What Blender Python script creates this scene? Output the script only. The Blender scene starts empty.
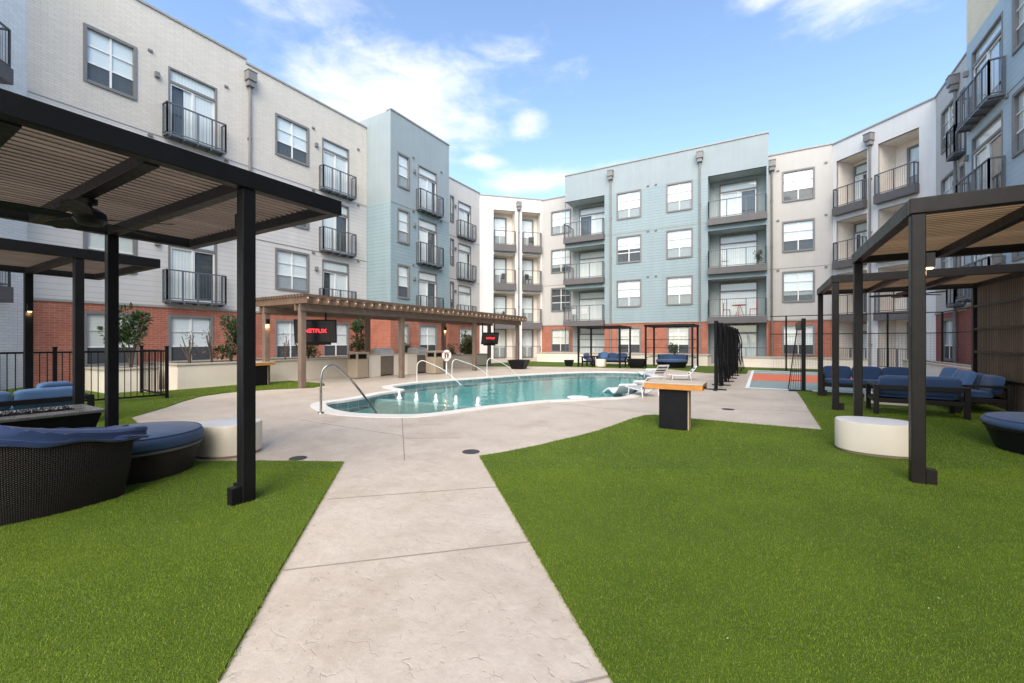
import bpy, math, random
import numpy as np
from mathutils import Vector, Matrix
random.seed(11); rng = np.random.default_rng(5)
R = math.radians
S = bpy.context.scene
COL = S.collection

# ------------------------------------------------------------------ camera, sky, sun, exposure
YAW = R(30.6); FPX = 424.0; HC = 1.4; HY = 341.6
cs, sn = math.cos(YAW), math.sin(YAW)
cam = bpy.data.objects.new('camera', bpy.data.cameras.new('camera')); COL.objects.link(cam)
cam.location = (0, 0, HC); cam.rotation_euler = (R(90), 0, YAW)
cam.data.sensor_width = 36; cam.data.lens = 36*FPX/1024
cam.data.clip_start = .05; cam.data.clip_end = 3000
S.camera = cam
SUN_EL, SUN_AZ = R(42), R(158)      # azimuth measured clockwise from +Y
S.view_settings.view_transform = 'Standard'; S.view_settings.look = 'None'
S.view_settings.exposure = 2.08; S.view_settings.gamma = 1.0
W = bpy.data.worlds.new('World'); S.world = W; W.use_nodes = True

def build_sky():
    nt = W.node_tree; N = nt.nodes; L = nt.links
    N.clear()
    out = N.new('ShaderNodeOutputWorld'); bg = N.new('ShaderNodeBackground')
    L.new(bg.outputs[0], out.inputs[0]); bg.inputs[1].default_value = .082
    sky = N.new('ShaderNodeTexSky'); sky.sky_type = 'NISHITA'; sky.sun_disc = False
    sky.sun_elevation = SUN_EL; sky.sun_rotation = SUN_AZ
    sky.air_density = 1.0; sky.dust_density = .6; sky.ozone_density = 1.5
    tc = N.new('ShaderNodeTexCoord')
    rot = N.new('ShaderNodeVectorRotate'); rot.rotation_type = 'Z_AXIS'; rot.inputs['Angle'].default_value = -YAW
    L.new(tc.outputs['Generated'], rot.inputs['Vector'])
    sep = N.new('ShaderNodeSeparateXYZ'); L.new(rot.outputs[0], sep.inputs[0])
    def m(op, a, b=None, c=None):
        n = N.new('ShaderNodeMath'); n.operation = op
        for i, x in enumerate((a, b, c)):
            if x is None: continue
            if isinstance(x, (int, float)): n.inputs[i].default_value = x
            else: L.new(x, n.inputs[i])
        return n.outputs[0]
    az = m('ARCTAN2', sep.outputs[0], sep.outputs[1]); el = m('ARCSINE', sep.outputs[2])
    total = None
    # azimuth, elevation, radii (degrees), weight
    for a, e, ra, re, w in ((-16, 29.0, 15, 6.0, 1.12), (-26, 35, 9, 5, .5), (-5, 27, 5, 4, .78), (2, 27, 3.2, 2.2, .78), (-4, 23, 3.2, 1.2, .8),
                            (3, 20.6, 8, 1.6, .85), (15, 21, 5, 1.5, .7), (39, 33.0, 8, 2.6, 1.0), (31, 36.0, 5, 2.6, 1.0), (27, 38, 3, 2, .8),
                            (-33, 38, 8, 3, .6), (-2, 34.5, 6, 1.6, .5), (-140, 35, 60, 14, .8), (110, 40, 40, 12, .8), (-80, 55, 30, 12, .7)):
        da = m('DIVIDE', m('SUBTRACT', az, R(a)), R(ra)); de = m('DIVIDE', m('SUBTRACT', el, R(e)), R(re))
        q = m('ADD', m('MULTIPLY', da, da), m('MULTIPLY', de, de))
        g = m('MULTIPLY', m('POWER', 2.718, m('MULTIPLY', q, -1.0)), w)
        total = g if total is None else m('MAXIMUM', total, g)
    no = N.new('ShaderNodeTexNoise'); no.inputs['Scale'].default_value = 9; no.inputs['Detail'].default_value = 6
    no.inputs['Roughness'].default_value = .6; no.inputs['Distortion'].default_value = .25
    mp = N.new('ShaderNodeMapping'); mp.inputs['Scale'].default_value = (1, 1, 2.2)
    L.new(rot.outputs[0], mp.inputs[0]); L.new(mp.outputs[0], no.inputs['Vector'])
    d = m('ADD', m('MULTIPLY', total, .62), m('MULTIPLY', m('SUBTRACT', no.outputs[0], .5), 1.0))
    mr = N.new('ShaderNodeMapRange'); mr.interpolation_type = 'SMOOTHSTEP'
    mr.inputs['From Min'].default_value = .11; mr.inputs['From Max'].default_value = .74
    L.new(d, mr.inputs['Value'])
    fac = m('MULTIPLY', mr.outputs[0], .93)
    mix = N.new('ShaderNodeMix'); mix.data_type = 'RGBA'
    L.new(fac, mix.inputs['Factor']); L.new(sky.outputs[0], mix.inputs['A'])
    mix.inputs['B'].default_value = (3.7, 3.75, 3.95, 1)
    L.new(mix.outputs['Result'], bg.inputs[0])
build_sky()
sl = bpy.data.lights.new('sun', 'SUN'); so = bpy.data.objects.new('sun', sl); COL.objects.link(so)
sl.energy = 1.5; sl.angle = R(62); sl.color = (1, .90, .745)
sd = Vector((math.sin(SUN_AZ)*math.cos(SUN_EL), math.cos(SUN_AZ)*math.cos(SUN_EL), math.sin(SUN_EL)))
so.rotation_euler = sd.to_track_quat('Z', 'Y').to_euler(); so.location = (0, -10, 30)

# ------------------------------------------------------------------ measuring helpers (a photo column / row to metres)
def ray(px):
    t = (px-512)/FPX
    return (-sn+t*cs, cs+t*sn)
def yX(px, X): r = ray(px); return X/r[0]*r[1]
def xY(px, Y): r = ray(px); return Y/r[1]*r[0]
def gnd(px, py, z=0.0):
    d = FPX*(HC-z)/(py-HY); r = ray(px); return (d*r[0], d*r[1])

# ------------------------------------------------------------------ mesh helpers
class MB:
    def __init__(s): s.v = []; s.f = []
    def add(s, vs, fs):
        b = len(s.v); s.v += [tuple(p) for p in vs]; s.f += [tuple(b+i for i in q) for q in fs]
    def box(s, x0, x1, y0, y1, z0, z1):
        s.add([(x0,y0,z0),(x1,y0,z0),(x1,y1,z0),(x0,y1,z0),(x0,y0,z1),(x1,y0,z1),(x1,y1,z1),(x0,y1,z1)],
              [(0,3,2,1),(4,5,6,7),(0,1,5,4),(1,2,6,5),(2,3,7,6),(3,0,4,7)]); return s
    def quad(s, a, b, c, d): s.add([a,b,c,d], [(0,1,2,3)]); return s
    def bar(s, p, q, w, h, up=(0,0,1)):
        p, q = Vector(p), Vector(q); d = (q-p).normalized(); u = Vector(up)
        if abs(d.dot(u)) > .98: u = Vector((1,0,0))
        a = d.cross(u).normalized(); b = a.cross(d).normalized()
        o = []
        for e in (p, q):
            for i, j in ((-1,-1),(1,-1),(1,1),(-1,1)): o.append(e+a*(i*w/2)+b*(j*h/2))
        s.add(o, [(0,1,2,3),(7,6,5,4),(0,4,5,1),(1,5,6,2),(2,6,7,3),(3,7,4,0)]); return s
    def tube(s, pts, r, n=8, cap=True):
        pts = [Vector(p) for p in pts]; k = len(pts); rings = []; prev = None
        rr = r if isinstance(r, (list, tuple)) else [r]*k
        for i in range(k):
            d = (pts[min(i+1,k-1)]-pts[max(i-1,0)]).normalized()
            if prev is None:
                u = Vector((0,0,1)) if abs(d.z) < .9 else Vector((1,0,0))
                a = d.cross(u).normalized()
            else: a = (prev-d*prev.dot(d)).normalized()
            prev = a; b = d.cross(a)
            rings.append([pts[i]+a*(rr[i]*math.cos(2*math.pi*j/n))+b*(rr[i]*math.sin(2*math.pi*j/n)) for j in range(n)])
        vs = [p for g in rings for p in g]; fs = []
        for i in range(k-1):
            for j in range(n):
                fs.append((i*n+j, i*n+(j+1)%n, (i+1)*n+(j+1)%n, (i+1)*n+j))
        if cap: fs += [tuple(range(n-1,-1,-1)), tuple((k-1)*n+j for j in range(n))]
        s.add(vs, fs); return s
    def lathe(s, prof, n=40, c=(0,0), sx=1, sy=1, a0=0, a1=2*math.pi, power=2.0):
        full = abs(a1-a0-2*math.pi) < 1e-6; m = n if full else n+1; vs = []
        for r, z in prof:
            for j in range(m):
                a = a0+(a1-a0)*j/n; ca, sa = math.cos(a), math.sin(a)
                e = 2/power
                vs.append((c[0]+r*sx*math.copysign(abs(ca)**e, ca), c[1]+r*sy*math.copysign(abs(sa)**e, sa), z))
        fs = []
        for i in range(len(prof)-1):
            for j in range(n):
                j2 = (j+1) % m
                fs.append((i*m+j, i*m+j2, (i+1)*m+j2, (i+1)*m+j))
        s.add(vs, fs); return s
    def prism(s, poly, z0, z1):
        n = len(poly)
        s.add([(p[0],p[1],z0) for p in poly]+[(p[0],p[1],z1) for p in poly],
              [tuple(range(n-1,-1,-1)), tuple(range(n,2*n))]+[(i,(i+1)%n,n+(i+1)%n,n+i) for i in range(n)]); return s
    def build(s, name, mat, parent=None, smooth=False, bevel=0, seg=2):
        me = bpy.data.meshes.new(name); me.from_pydata(s.v, [], s.f); me.validate(); me.update()
        o = bpy.data.objects.new(name, me); COL.objects.link(o); me.materials.append(mat)
        if parent: o.parent = parent
        if smooth:
            for p in me.polygons: p.use_smooth = True
            me.set_sharp_from_angle(angle=R(38))
        if bevel:
            b = o.modifiers.new('bevel', 'BEVEL'); b.width = bevel; b.segments = seg; b.limit_method = 'ANGLE'; b.angle_limit = R(35)
            b.harden_normals = False
        return o
def tag(o, label, cat, group=None, kind=None):
    if label: o['label'] = label
    if cat: o['category'] = cat
    if group: o['group'] = group
    if kind: o['kind'] = kind
    return o
def thing(name, label, cat, loc=(0,0,0), rz=0, group=None):
    o = bpy.data.objects.new(name, None); COL.objects.link(o); o.empty_display_size = .2
    o.location = loc; o.rotation_euler = (0,0,rz); return tag(o, label, cat, group)
def kids(o): return [c for c in COL.objects if c.parent == o]
def copy_tree(o, loc, rz=None, label=None, group=None):
    c = o.copy(); COL.objects.link(c); c.location = loc
    if rz is not None: c.rotation_euler = (0,0,rz)
    if label: c['label'] = label
    if group: c['group'] = group
    for k in kids(o):
        d = k.copy(); COL.objects.link(d); d.parent = c
        for g in kids(k):
            e = g.copy(); COL.objects.link(e); e.parent = d
    return c
def catmull(P, n=6):
    out = []; k = len(P)
    for i in range(k):
        p0, p1, p2, p3 = (Vector(P[(i+j) % k]) for j in (-1,0,1,2))
        for j in range(n):
            t = j/n
            out.append(tuple(.5*((2*p1)+(p2-p0)*t+(2*p0-5*p1+4*p2-p3)*t*t+(3*p1-p0-3*p2+p3)*t**3)))
    return out

def curve_pts(P, n=8):
    out = []; P = [Vector(p) for p in P]
    for i in range(len(P)-1):
        p0, p1, p2, p3 = P[max(i-1,0)], P[i], P[i+1], P[min(i+2,len(P)-1)]
        for j in range(n):
            t_ = j/n; out.append(.5*((2*p1)+(p2-p0)*t_+(2*p0-5*p1+4*p2-p3)*t_*t_+(3*p1-p0-3*p2+p3)*t_**3))
    return out+[P[-1]]
# ------------------------------------------------------------------ materials
def nodes(name):
    m = bpy.data.materials.new(name); m.use_nodes = True; nt = m.node_tree
    return m, nt, nt.nodes, nt.links, nt.nodes['Principled BSDF']
def noise_to(nt, scale, detail=6, rough=.6, coord='Object', stretch=None):
    N, L = nt.nodes, nt.links
    tc = N.new('ShaderNodeTexCoord'); n = N.new('ShaderNodeTexNoise')
    n.inputs['Scale'].default_value = scale; n.inputs['Detail'].default_value = detail; n.inputs['Roughness'].default_value = rough
    if stretch:
        mp = N.new('ShaderNodeMapping'); mp.inputs['Scale'].default_value = stretch
        L.new(tc.outputs[coord], mp.inputs[0]); L.new(mp.outputs[0], n.inputs['Vector'])
    else: L.new(tc.outputs[coord], n.inputs['Vector'])
    return n.outputs[0]
def mixcol(nt, fac, a, b):
    N, L = nt.nodes, nt.links
    x = N.new('ShaderNodeMix'); x.data_type = 'RGBA'
    for k, v in (('Factor', fac), ('A', a), ('B', b)):
        if isinstance(v, (tuple, list)): x.inputs[k].default_value = (*v[:3], 1)
        elif isinstance(v, (int, float)): x.inputs[k].default_value = v
        else: L.new(v, x.inputs[k])
    return x.outputs['Result']
def ramp(nt, val, lo, hi, a=0., b=1.):
    r = nt.nodes.new('ShaderNodeMapRange'); r.inputs['From Min'].default_value = lo; r.inputs['From Max'].default_value = hi
    r.inputs['To Min'].default_value = a; r.inputs['To Max'].default_value = b
    nt.links.new(val, r.inputs['Value']); return r.outputs[0]
def math2(nt, op, a, b=None):
    n = nt.nodes.new('ShaderNodeMath'); n.operation = op
    for i, x in enumerate((a, b)):
        if x is None: continue
        if isinstance(x, (int, float)): n.inputs[i].default_value = x
        else: nt.links.new(x, n.inputs[i])
    return n.outputs[0]
def bump(nt, h, strength, dist, bsdf, prev=None):
    b = nt.nodes.new('ShaderNodeBump'); b.inputs['Strength'].default_value = strength; b.inputs['Distance'].default_value = dist
    nt.links.new(h, b.inputs['Height'])
    if prev: nt.links.new(prev, b.inputs['Normal'])
    nt.links.new(b.outputs[0], bsdf.inputs['Normal']); return b.outputs[0]
def plain(name, col, rough=.6, var=.12, scale=4, metal=0, bstr=0, bscale=60, spec=.5):
    m, nt, N, L, B = nodes(name)
    B.inputs['Roughness'].default_value = rough; B.inputs['Metallic'].default_value = metal
    B.inputs['Specular IOR Level'].default_value = spec
    n = noise_to(nt, scale)
    f = ramp(nt, n, .3, .7)
    c = mixcol(nt, f, tuple(x*(1-var) for x in col), tuple(min(1, x*(1+var)) for x in col))
    L.new(c, B.inputs['Base Color'])
    L.new(ramp(nt, noise_to(nt, scale*3.1), .3, .7, max(0, rough-.07), min(1, rough+.07)), B.inputs['Roughness'])
    if bstr: bump(nt, noise_to(nt, bscale, 4), bstr, .01, B)
    return m
def siding(name, col, course=.19, top=None, topcol=None, top_kind='smooth', line=None):
    """lap siding below `top`, smooth panel / painted brick above"""
    m, nt, N, L, B = nodes(name)
    tc = N.new('ShaderNodeTexCoord'); sp = N.new('ShaderNodeSeparateXYZ'); L.new(tc.outputs['Object'], sp.inputs[0])
    z = sp.outputs[2]
    xy = math2(nt, 'ADD', sp.outputs[0], sp.outputs[1])
    fr = math2(nt, 'FRACT', math2(nt, 'DIVIDE', z, course))
    h_lap = math2(nt, 'SUBTRACT', 1.0, fr)
    gap = math2(nt, 'LESS_THAN', fr, .07)
    wn = ramp(nt, noise_to(nt, .55, 5), .3, .7); fine = ramp(nt, noise_to(nt, 9, 6, .7, stretch=(1, 1, 4)), .25, .75)
    base = mixcol(nt, wn, tuple(x*.93 for x in col), tuple(x*1.05 for x in col))
    base = mixcol(nt, math2(nt, 'MULTIPLY', fine, .18), base, tuple(x*.82 for x in col))
    strk = ramp(nt, noise_to(nt, 1.0, 6, .65, stretch=(2.6, 2.6, .16)), .45, .75)
    base = mixcol(nt, math2(nt, 'MULTIPLY', strk, .22), base, tuple(x*.62 for x in col))
    # boards: every course a slightly different tone
    wt = N.new('ShaderNodeTexWhiteNoise'); wt.noise_dimensions = '1D'
    L.new(math2(nt, 'FLOOR', math2(nt, 'DIVIDE', z, course)), wt.inputs['W'])
    base = mixcol(nt, ramp(nt, wt.outputs[0], 0, 1, 0, .12), base, tuple(x*.8 for x in col))
    lap = mixcol(nt, math2(nt, 'MULTIPLY', gap, .45), base, tuple(x*.45 for x in col))
    height = h_lap; colr = lap
    if top is not None:
        above = math2(nt, 'GREATER_THAN', z, top)
        tcx = topcol or col
        if top_kind == 'brick':
            cmb = N.new('ShaderNodeCombineXYZ'); L.new(xy, cmb.inputs[0]); L.new(z, cmb.inputs[1])
            br = N.new('ShaderNodeTexBrick'); L.new(cmb.outputs[0], br.inputs['Vector'])
            br.inputs['Scale'].default_value = 1; br.inputs['Brick Width'].default_value = .29; br.inputs['Row Height'].default_value = .088
            br.inputs['Mortar Size'].default_value = .009; br.inputs['Mortar Smooth'].default_value = .3
            br.inputs['Color1'].default_value = (*[x*1.03 for x in tcx], 1); br.inputs['Color2'].default_value = (*[x*.94 for x in tcx], 1)
            br.inputs['Mortar'].default_value = (*[x*.80 for x in tcx], 1)
            tcol = mixcol(nt, math2(nt, 'MULTIPLY', wn, .15), br.outputs['Color'], tuple(x*.85 for x in tcx))
            th = math2(nt, 'SUBTRACT', 1.0, br.outputs['Fac'])
        else:
            tcol = mixcol(nt, wn, tuple(x*.94 for x in tcx), tuple(x*1.04 for x in tcx))
            th = math2(nt, 'MULTIPLY', noise_to(nt, 70, 4), .3)
        tcol = mixcol(nt, math2(nt, 'MULTIPLY', strk, .20), tcol, tuple(x*.62 for x in tcx))
        colr = mixcol(nt, above, lap, tcol)
        hm = N.new('ShaderNodeMix'); L.new(above, hm.inputs['Factor']); L.new(h_lap, hm.inputs['A']); L.new(th, hm.inputs['B'])
        height = hm.outputs['Result']
    L.new(colr, B.inputs['Base Color']); B.inputs['Roughness'].default_value = .72
    bump(nt, height, .55, .02, B)
    return m
def brick(name, c1, c2, mortar):
    m, nt, N, L, B = nodes(name)
    tc = N.new('ShaderNodeTexCoord'); sp = N.new('ShaderNodeSeparateXYZ'); L.new(tc.outputs['Object'], sp.inputs[0])
    cmb = N.new('ShaderNodeCombineXYZ')
    L.new(math2(nt, 'ADD', sp.outputs[0], sp.outputs[1]), cmb.inputs[0]); L.new(sp.outputs[2], cmb.inputs[1])
    br = N.new('ShaderNodeTexBrick'); L.new(cmb.outputs[0], br.inputs['Vector'])
    br.inputs['Scale'].default_value = 1; br.inputs['Brick Width'].default_value = .235; br.inputs['Row Height'].default_value = .078
    br.inputs['Mortar Size'].default_value = .007; br.inputs['Mortar Smooth'].default_value = .25; br.inputs['Bias'].default_value = -.1
    br.inputs['Color1'].default_value = (*c1, 1); br.inputs['Color2'].default_value = (*c2, 1); br.inputs['Mortar'].default_value = (*mortar, 1)
    w = ramp(nt, noise_to(nt, 1.4, 7, .65), .38, .72, 0, .55)
    c = mixcol(nt, w, br.outputs['Color'], tuple(x*.66 for x in c2))
    L.new(c, B.inputs['Base Color']); B.inputs['Roughness'].default_value = .85
    h = math2(nt, 'ADD', math2(nt, 'SUBTRACT', 1.0, br.outputs['Fac']), math2(nt, 'MULTIPLY', noise_to(nt, 50), .3))
    bump(nt, h, .6, .01, B); return m
def glass(name, tint=(.92,.965,.975), refl=.08, rough=.02, wav=.0):
    m, nt, N, L, B = nodes(name); N.remove(B); out = N['Material Output']
    t = N.new('ShaderNodeBsdfTransparent'); t.inputs[0].default_value = (*tint, 1)
    g = N.new('ShaderNodeBsdfGlossy'); g.inputs['Roughness'].default_value = rough
    lw = N.new('ShaderNodeLayerWeight'); lw.inputs[0].default_value = .5
    f = math2(nt, 'ADD', refl, math2(nt, 'MULTIPLY', math2(nt, 'POWER', lw.outputs['Facing'], 4.0), .8))
    mx = N.new('ShaderNodeMixShader'); L.new(f, mx.inputs[0]); L.new(t.outputs[0], mx.inputs[1]); L.new(g.outputs[0], mx.inputs[2])
    b = N.new('ShaderNodeBump'); b.inputs['Strength'].default_value = .08; b.inputs['Distance'].default_value = .02
    L.new(noise_to(nt, 1.2, 2), b.inputs['Height']); L.new(b.outputs[0], g.inputs['Normal'])
    L.new(mx.outputs[0], out.inputs[0]); return m
def meshy(name, col, alpha):
    m, nt, N, L, B = nodes(name); out = N['Material Output']
    B.inputs['Base Color'].default_value = (*col, 1); B.inputs['Roughness'].default_value = .7
    t = N.new('ShaderNodeBsdfTransparent'); mx = N.new('ShaderNodeMixShader'); mx.inputs[0].default_value = alpha
    L.new(t.outputs[0], mx.inputs[1]); L.new(B.outputs[0], mx.inputs[2]); L.new(mx.outputs[0], out.inputs[0]); return m
def emit(name, col, s):
    m, nt, N, L, B = nodes(name); B.inputs['Base Color'].default_value = (*col, 1)
    B.inputs['Emission Color'].default_value = (*col, 1); B.inputs['Emission Strength'].default_value = s; return m

CREAM = (.54, .515, .485); BLUE = (.245, .325, .35); TEAL = (.275, .325, .345); WHITE = (.66, .655, .65)
M = {}
M['cream_brick'] = siding('cream siding with painted brick top', (.55,.53,.51), top=9.1, topcol=(.62,.575,.51), top_kind='brick')
M['cream'] = siding('cream siding', CREAM, top=11.95, topcol=(.54,.515,.485))
M['cream_back'] = siding('greige panel', (.45,.435,.42), top=2.0, topcol=(.45,.435,.42))
M['blue'] = siding('blue siding', BLUE, top=9.1, topcol=TEAL)
M['blue_back'] = siding('blue siding back', (.255,.33,.355), top=9.1+2.85, topcol=(.28,.33,.35))
M['blue_right'] = siding('blue siding right', (.40,.49,.53), top=12.3, topcol=(.78,.66,.47), top_kind='brick')  # tan brick crown, colour raised to carry the brighter sunlight falling on it
M['white'] = siding('white stucco', WHITE, top=0.0, topcol=WHITE)
M['white_brick'] = siding('white painted brick', (.86,.85,.83), top=0.0, topcol=(.86,.85,.83), top_kind='brick')
M['red_brick'] = brick('red brick', (.44,.135,.075), (.33,.10,.062), (.42,.30,.24))
M['dark_brick'] = brick('dark red brick', (.30,.085,.065), (.24,.07,.055), (.30,.2,.17))
M['trim'] = plain('window trim', (.175,.17,.168), .55, .08)
M['fascia'] = plain('grey fascia', (.105,.098,.10), .6, .1)
M['coping'] = plain('metal coping', (.30,.285,.265), .5, .1)
M['muntin'] = plain('white vinyl', (.75,.75,.73), .4, .04)
M['glass'] = glass('window glass')
def blind_mat(name, col):
    m, nt, N, L, B = nodes(name)
    tc = N.new('ShaderNodeTexCoord'); sp = N.new('ShaderNodeSeparateXYZ'); L.new(tc.outputs['Object'], sp.inputs[0])
    fr = math2(nt, 'FRACT', math2(nt, 'DIVIDE', sp.outputs[2], .05))
    c = mixcol(nt, math2(nt, 'LESS_THAN', fr, .2), col, tuple(x*.72 for x in col))
    L.new(c, B.inputs['Base Color']); B.inputs['Roughness'].default_value = .7
    bump(nt, fr, .3, .01, B); return m
M['blind'] = blind_mat('white blind', (.86,.87,.86))
M['blind2'] = blind_mat('warm blind', (.80,.77,.70))
def curtain_mat():
    m, nt, N, L, B = nodes('vertical blind')
    tc = N.new('ShaderNodeTexCoord'); sp = N.new('ShaderNodeSeparateXYZ'); L.new(tc.outputs['Object'], sp.inputs[0])
    fr = math2(nt, 'FRACT', math2(nt, 'DIVIDE', sp.outputs[0], .11))
    c = mixcol(nt, fr, (.86,.85,.82), (.70,.69,.67)); L.new(c, B.inputs['Base Color']); B.inputs['Roughness'].default_value = .7
    return m
M['curtain'] = curtain_mat()
M['room'] = plain('dim room', (.07,.075,.08), .8, .3, 1)
M['screen'] = meshy('insect screen', (.13,.16,.18), .40)
M['screen_dark'] = meshy('dark screen', (.045,.05,.06), .86)
M['rail'] = plain('dark grey railing', (.10,.115,.13), .45, .15, 5)
M['black'] = plain('black powder coat', (.0075,.0075,.0085), .45, .2, 6, spec=.16, bstr=.05, bscale=400)
M['bronze'] = plain('dark bronze powder coat', (.013,.0102,.0082), .42, .2, 6, spec=.22, bstr=.05, bscale=400)
M['pipe'] = plain('grey downpipe', (.19,.185,.18), .5, .1)
M['recess_tan'] = plain('tan recess stucco', (.80,.73,.655), .8, .06)
M['recess_teal'] = plain('teal recess stucco', (.33,.385,.385), .8, .06)

# ------------------------------------------------------------------ apartment blocks
FL = [0.0, 2.95, 6.05, 9.15]
BR = 2.7
def skin(mb, x0, x1, z0, z1, ops, rev=.13):
    ops = [o for o in ops if o[1] > x0 and o[0] < x1 and o[3] > z0+1e-4 and o[2] < z1-1e-4]
    ops = [(max(o[0],x0), min(o[1],x1), max(o[2],z0), min(o[3],z1), o[3] > z1, o[2] < z0) for o in ops]
    xs = sorted({x0, x1, *[o[0] for o in ops], *[o[1] for o in ops]}); zs = sorted({z0, z1, *[o[2] for o in ops], *[o[3] for o in ops]})
    for i in range(len(xs)-1):
        for j in range(len(zs)-1):
            cx, cz = (xs[i]+xs[i+1])/2, (zs[j]+zs[j+1])/2
            if any(o[0] < cx < o[1] and o[2] < cz < o[3] for o in ops): continue
            mb.quad((xs[i],0,zs[j]), (xs[i+1],0,zs[j]), (xs[i+1],0,zs[j+1]), (xs[i],0,zs[j+1]))
    for a, b, c, d, ot, ob in ops:
        mb.quad((a,0,c),(a,rev,c),(a,rev,d),(a,0,d)); mb.quad((b,0,c),(b,0,d),(b,rev,d),(b,rev,c))
        if not ob: mb.quad((a,0,c),(b,0,c),(b,rev,c),(a,rev,c))
        if not ot: mb.quad((a,0,d),(a,rev,d),(b,rev,d),(b,0,d))
def add_window(root, a, b, c, d, y=0.0, lower_dark=False, cols=2, open_=0.0, rows=(.36,.68), trim=.10):
    f = MB(); t = trim; p0, p1 = y-.03, y+.10
    f.box(a-.004, a+t, p0, p1, c, d); f.box(b-t, b+.004, p0, p1, c, d)
    f.box(a+t, b-t, p0, p1, d-t, d+.004); f.box(a+t, b-t, p0-.03, p1, c-.004, c+t)
    w = f.build('window', M['trim'], root, bevel=.006)
    mu = MB(); w_ = .028
    for k in range(1, cols):
        x = a+t+(b-a-2*t)*k/cols; mu.box(x-w_, x+w_, y+.03, y+.07, c+t, d-t)
    xs = [a+t]+[a+t+(b-a-2*t)*k/cols for k in range(1, cols)]+[b-t]
    for i in range(cols):
        u0 = xs[i]+(w_ if i else 0); u1 = xs[i+1]-(w_ if i < cols-1 else 0)
        for q, r in enumerate(rows):
            zz = c+t+(d-c-2*t)*r; th = .026 if q == 0 else .016
            mu.box(u0, u1, y+.035, y+.068, zz-th, zz+th)
    mu.build('muntin', M['muntin'], w)
    MB().quad((a+t,y+.075,c+t),(b-t,y+.075,c+t),(b-t,y+.075,d-t),(a+t,y+.075,d-t)).build('pane', M['glass'], w)
    zr = c+t+(d-c-2*t)*rows[0]
    MB().quad((a+t,y+.05,c+t),(b-t,y+.05,c+t),(b-t,y+.05,zr-.026),(a+t,y+.05,zr-.026)).build('insect_screen', M['screen_dark' if lower_dark else 'screen'], w)
    zb = c+t+(d-c-2*t)*open_
    MB().quad((a+t,y+.084,zb),(b-t,y+.084,zb),(b-t,y+.084,d-t),(a+t,y+.084,d-t)).build('blind', M['blind'] if random.random() < .75 else M['blind2'], w)
    MB().quad((a+t,y+.128,c+t),(b-t,y+.128,c+t),(b-t,y+.128,d-t),(a+t,y+.128,d-t)).build('room', M['room'], w)
    return w
def add_door(root, a, b, c, d, y=0.0, transom=True, cur=(0,1), trimw=.07):
    f = MB(); t = trimw; zt = d-.5 if transom else d-t
    f.box(a, a+t, y-.02, y+.1, c, d); f.box(b-t, b, y-.02, y+.1, c, d); f.box(a+t, b-t, y-.02, y+.1, d-t, d)
    if transom: f.box(a+t, b-t, y-.015, y+.1, zt-.1, zt)
    w = f.build('balcony_door', M['trim'], root, bevel=.005)
    lf = MB(); z1 = zt-.1 if transom else d-t; n = 2; ww = (b-a-2*t)/n
    for k in range(n):
        u0 = a+t+k*ww; u1 = u0+ww; e = .055; yy = y+.02+.02*k
        lf.box(u0, u0+e, yy, yy+.03, c, z1); lf.box(u1-e, u1, yy, yy+.03, c, z1)
        lf.box(u0+e, u1-e, yy, yy+.03, c, c+.1); lf.box(u0+e, u1-e, yy, yy+.03, z1-e, z1)
    lf.build('sash', M['muntin'], w)
    MB().quad((a+t,y+.075,c),(b-t,y+.075,c),(b-t,y+.075,d-t),(a+t,y+.075,d-t)).build('pane', M['glass'], w)
    x0 = a+t+(b-a-2*t)*cur[0]; x1 = a+t+(b-a-2*t)*cur[1]
    vb = MB().quad((x0,y+.084,c),(x1,y+.084,c),(x1,y+.084,z1),(x0,y+.084,z1))
    if transom: vb.quad((a+t,y+.084,zt),(b-t,y+.084,zt),(b-t,y+.084,d-t),(a+t,y+.084,d-t))
    vb.build('vertical_blind', M['curtain'], w)
    MB().quad((a+t,y+.128,c),(b-t,y+.128,c),(b-t,y+.128,d-t),(a+t,y+.128,d-t)).build('room', M['room'], w)
    return w
def railing_mesh(mb, path, z0, h, post=1.0, pick=.105, pw=.013):
    for (p, q) in zip(path[:-1], path[1:]):
        P, Q = Vector((*p, 0)), Vector((*q, 0)); L_ = (Q-P).length; up = Vector((0,0,1))
        mb.bar(P+up*(z0+h), Q+up*(z0+h), .05, .045); mb.bar(P+up*(z0+.06), Q+up*(z0+.06), .035, .035)
        n = max(1, round(L_/pick))
        for i in range(1, n):
            e = P.lerp(Q, i/n); mb.bar(e+up*(z0+.06), e+up*(z0+h), pw, pw)
        n = max(1, round(L_/post))
        for i in range(n+1):
            e = P.lerp(Q, i/n); mb.bar(e+up*z0, e+up*(z0+h+.02), .045, .045)
def add_juliet(root, a, b, f, lamp=True, small=False):
    dw0, dw1 = a, b
    add_door(root, dw0, dw1, f+.02, f+2.65, cur=random.choice(((0,1),(0,.55),(0,.8),(.3,1))))
    e = .18; sl = MB(); sl.box(a-e, b+e, -.38, -.002, f-.07, f+.0)
    for x in np.linspace(a-e+.1, b+e-.1, 5): sl.box(x-.02, x+.02, -.40, -.003, f-.13, f-.07)
    j = sl.build('juliet_balcony', M['rail'], root)
    r = MB(); railing_mesh(r, [(a-e+.02,-.03),(a-e+.02,-.36),(b+e-.02,-.36),(b+e-.02,-.03)], f, 1.12, post=.55, pick=.115, pw=.010)
    r.build('railing', M['rail'], j)
    if lamp: MB().box(a-.42, a-.28, -.12, -.001, f+2.0, f+2.2).build('wall_lamp', M['trim'], root, bevel=.01)
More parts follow.
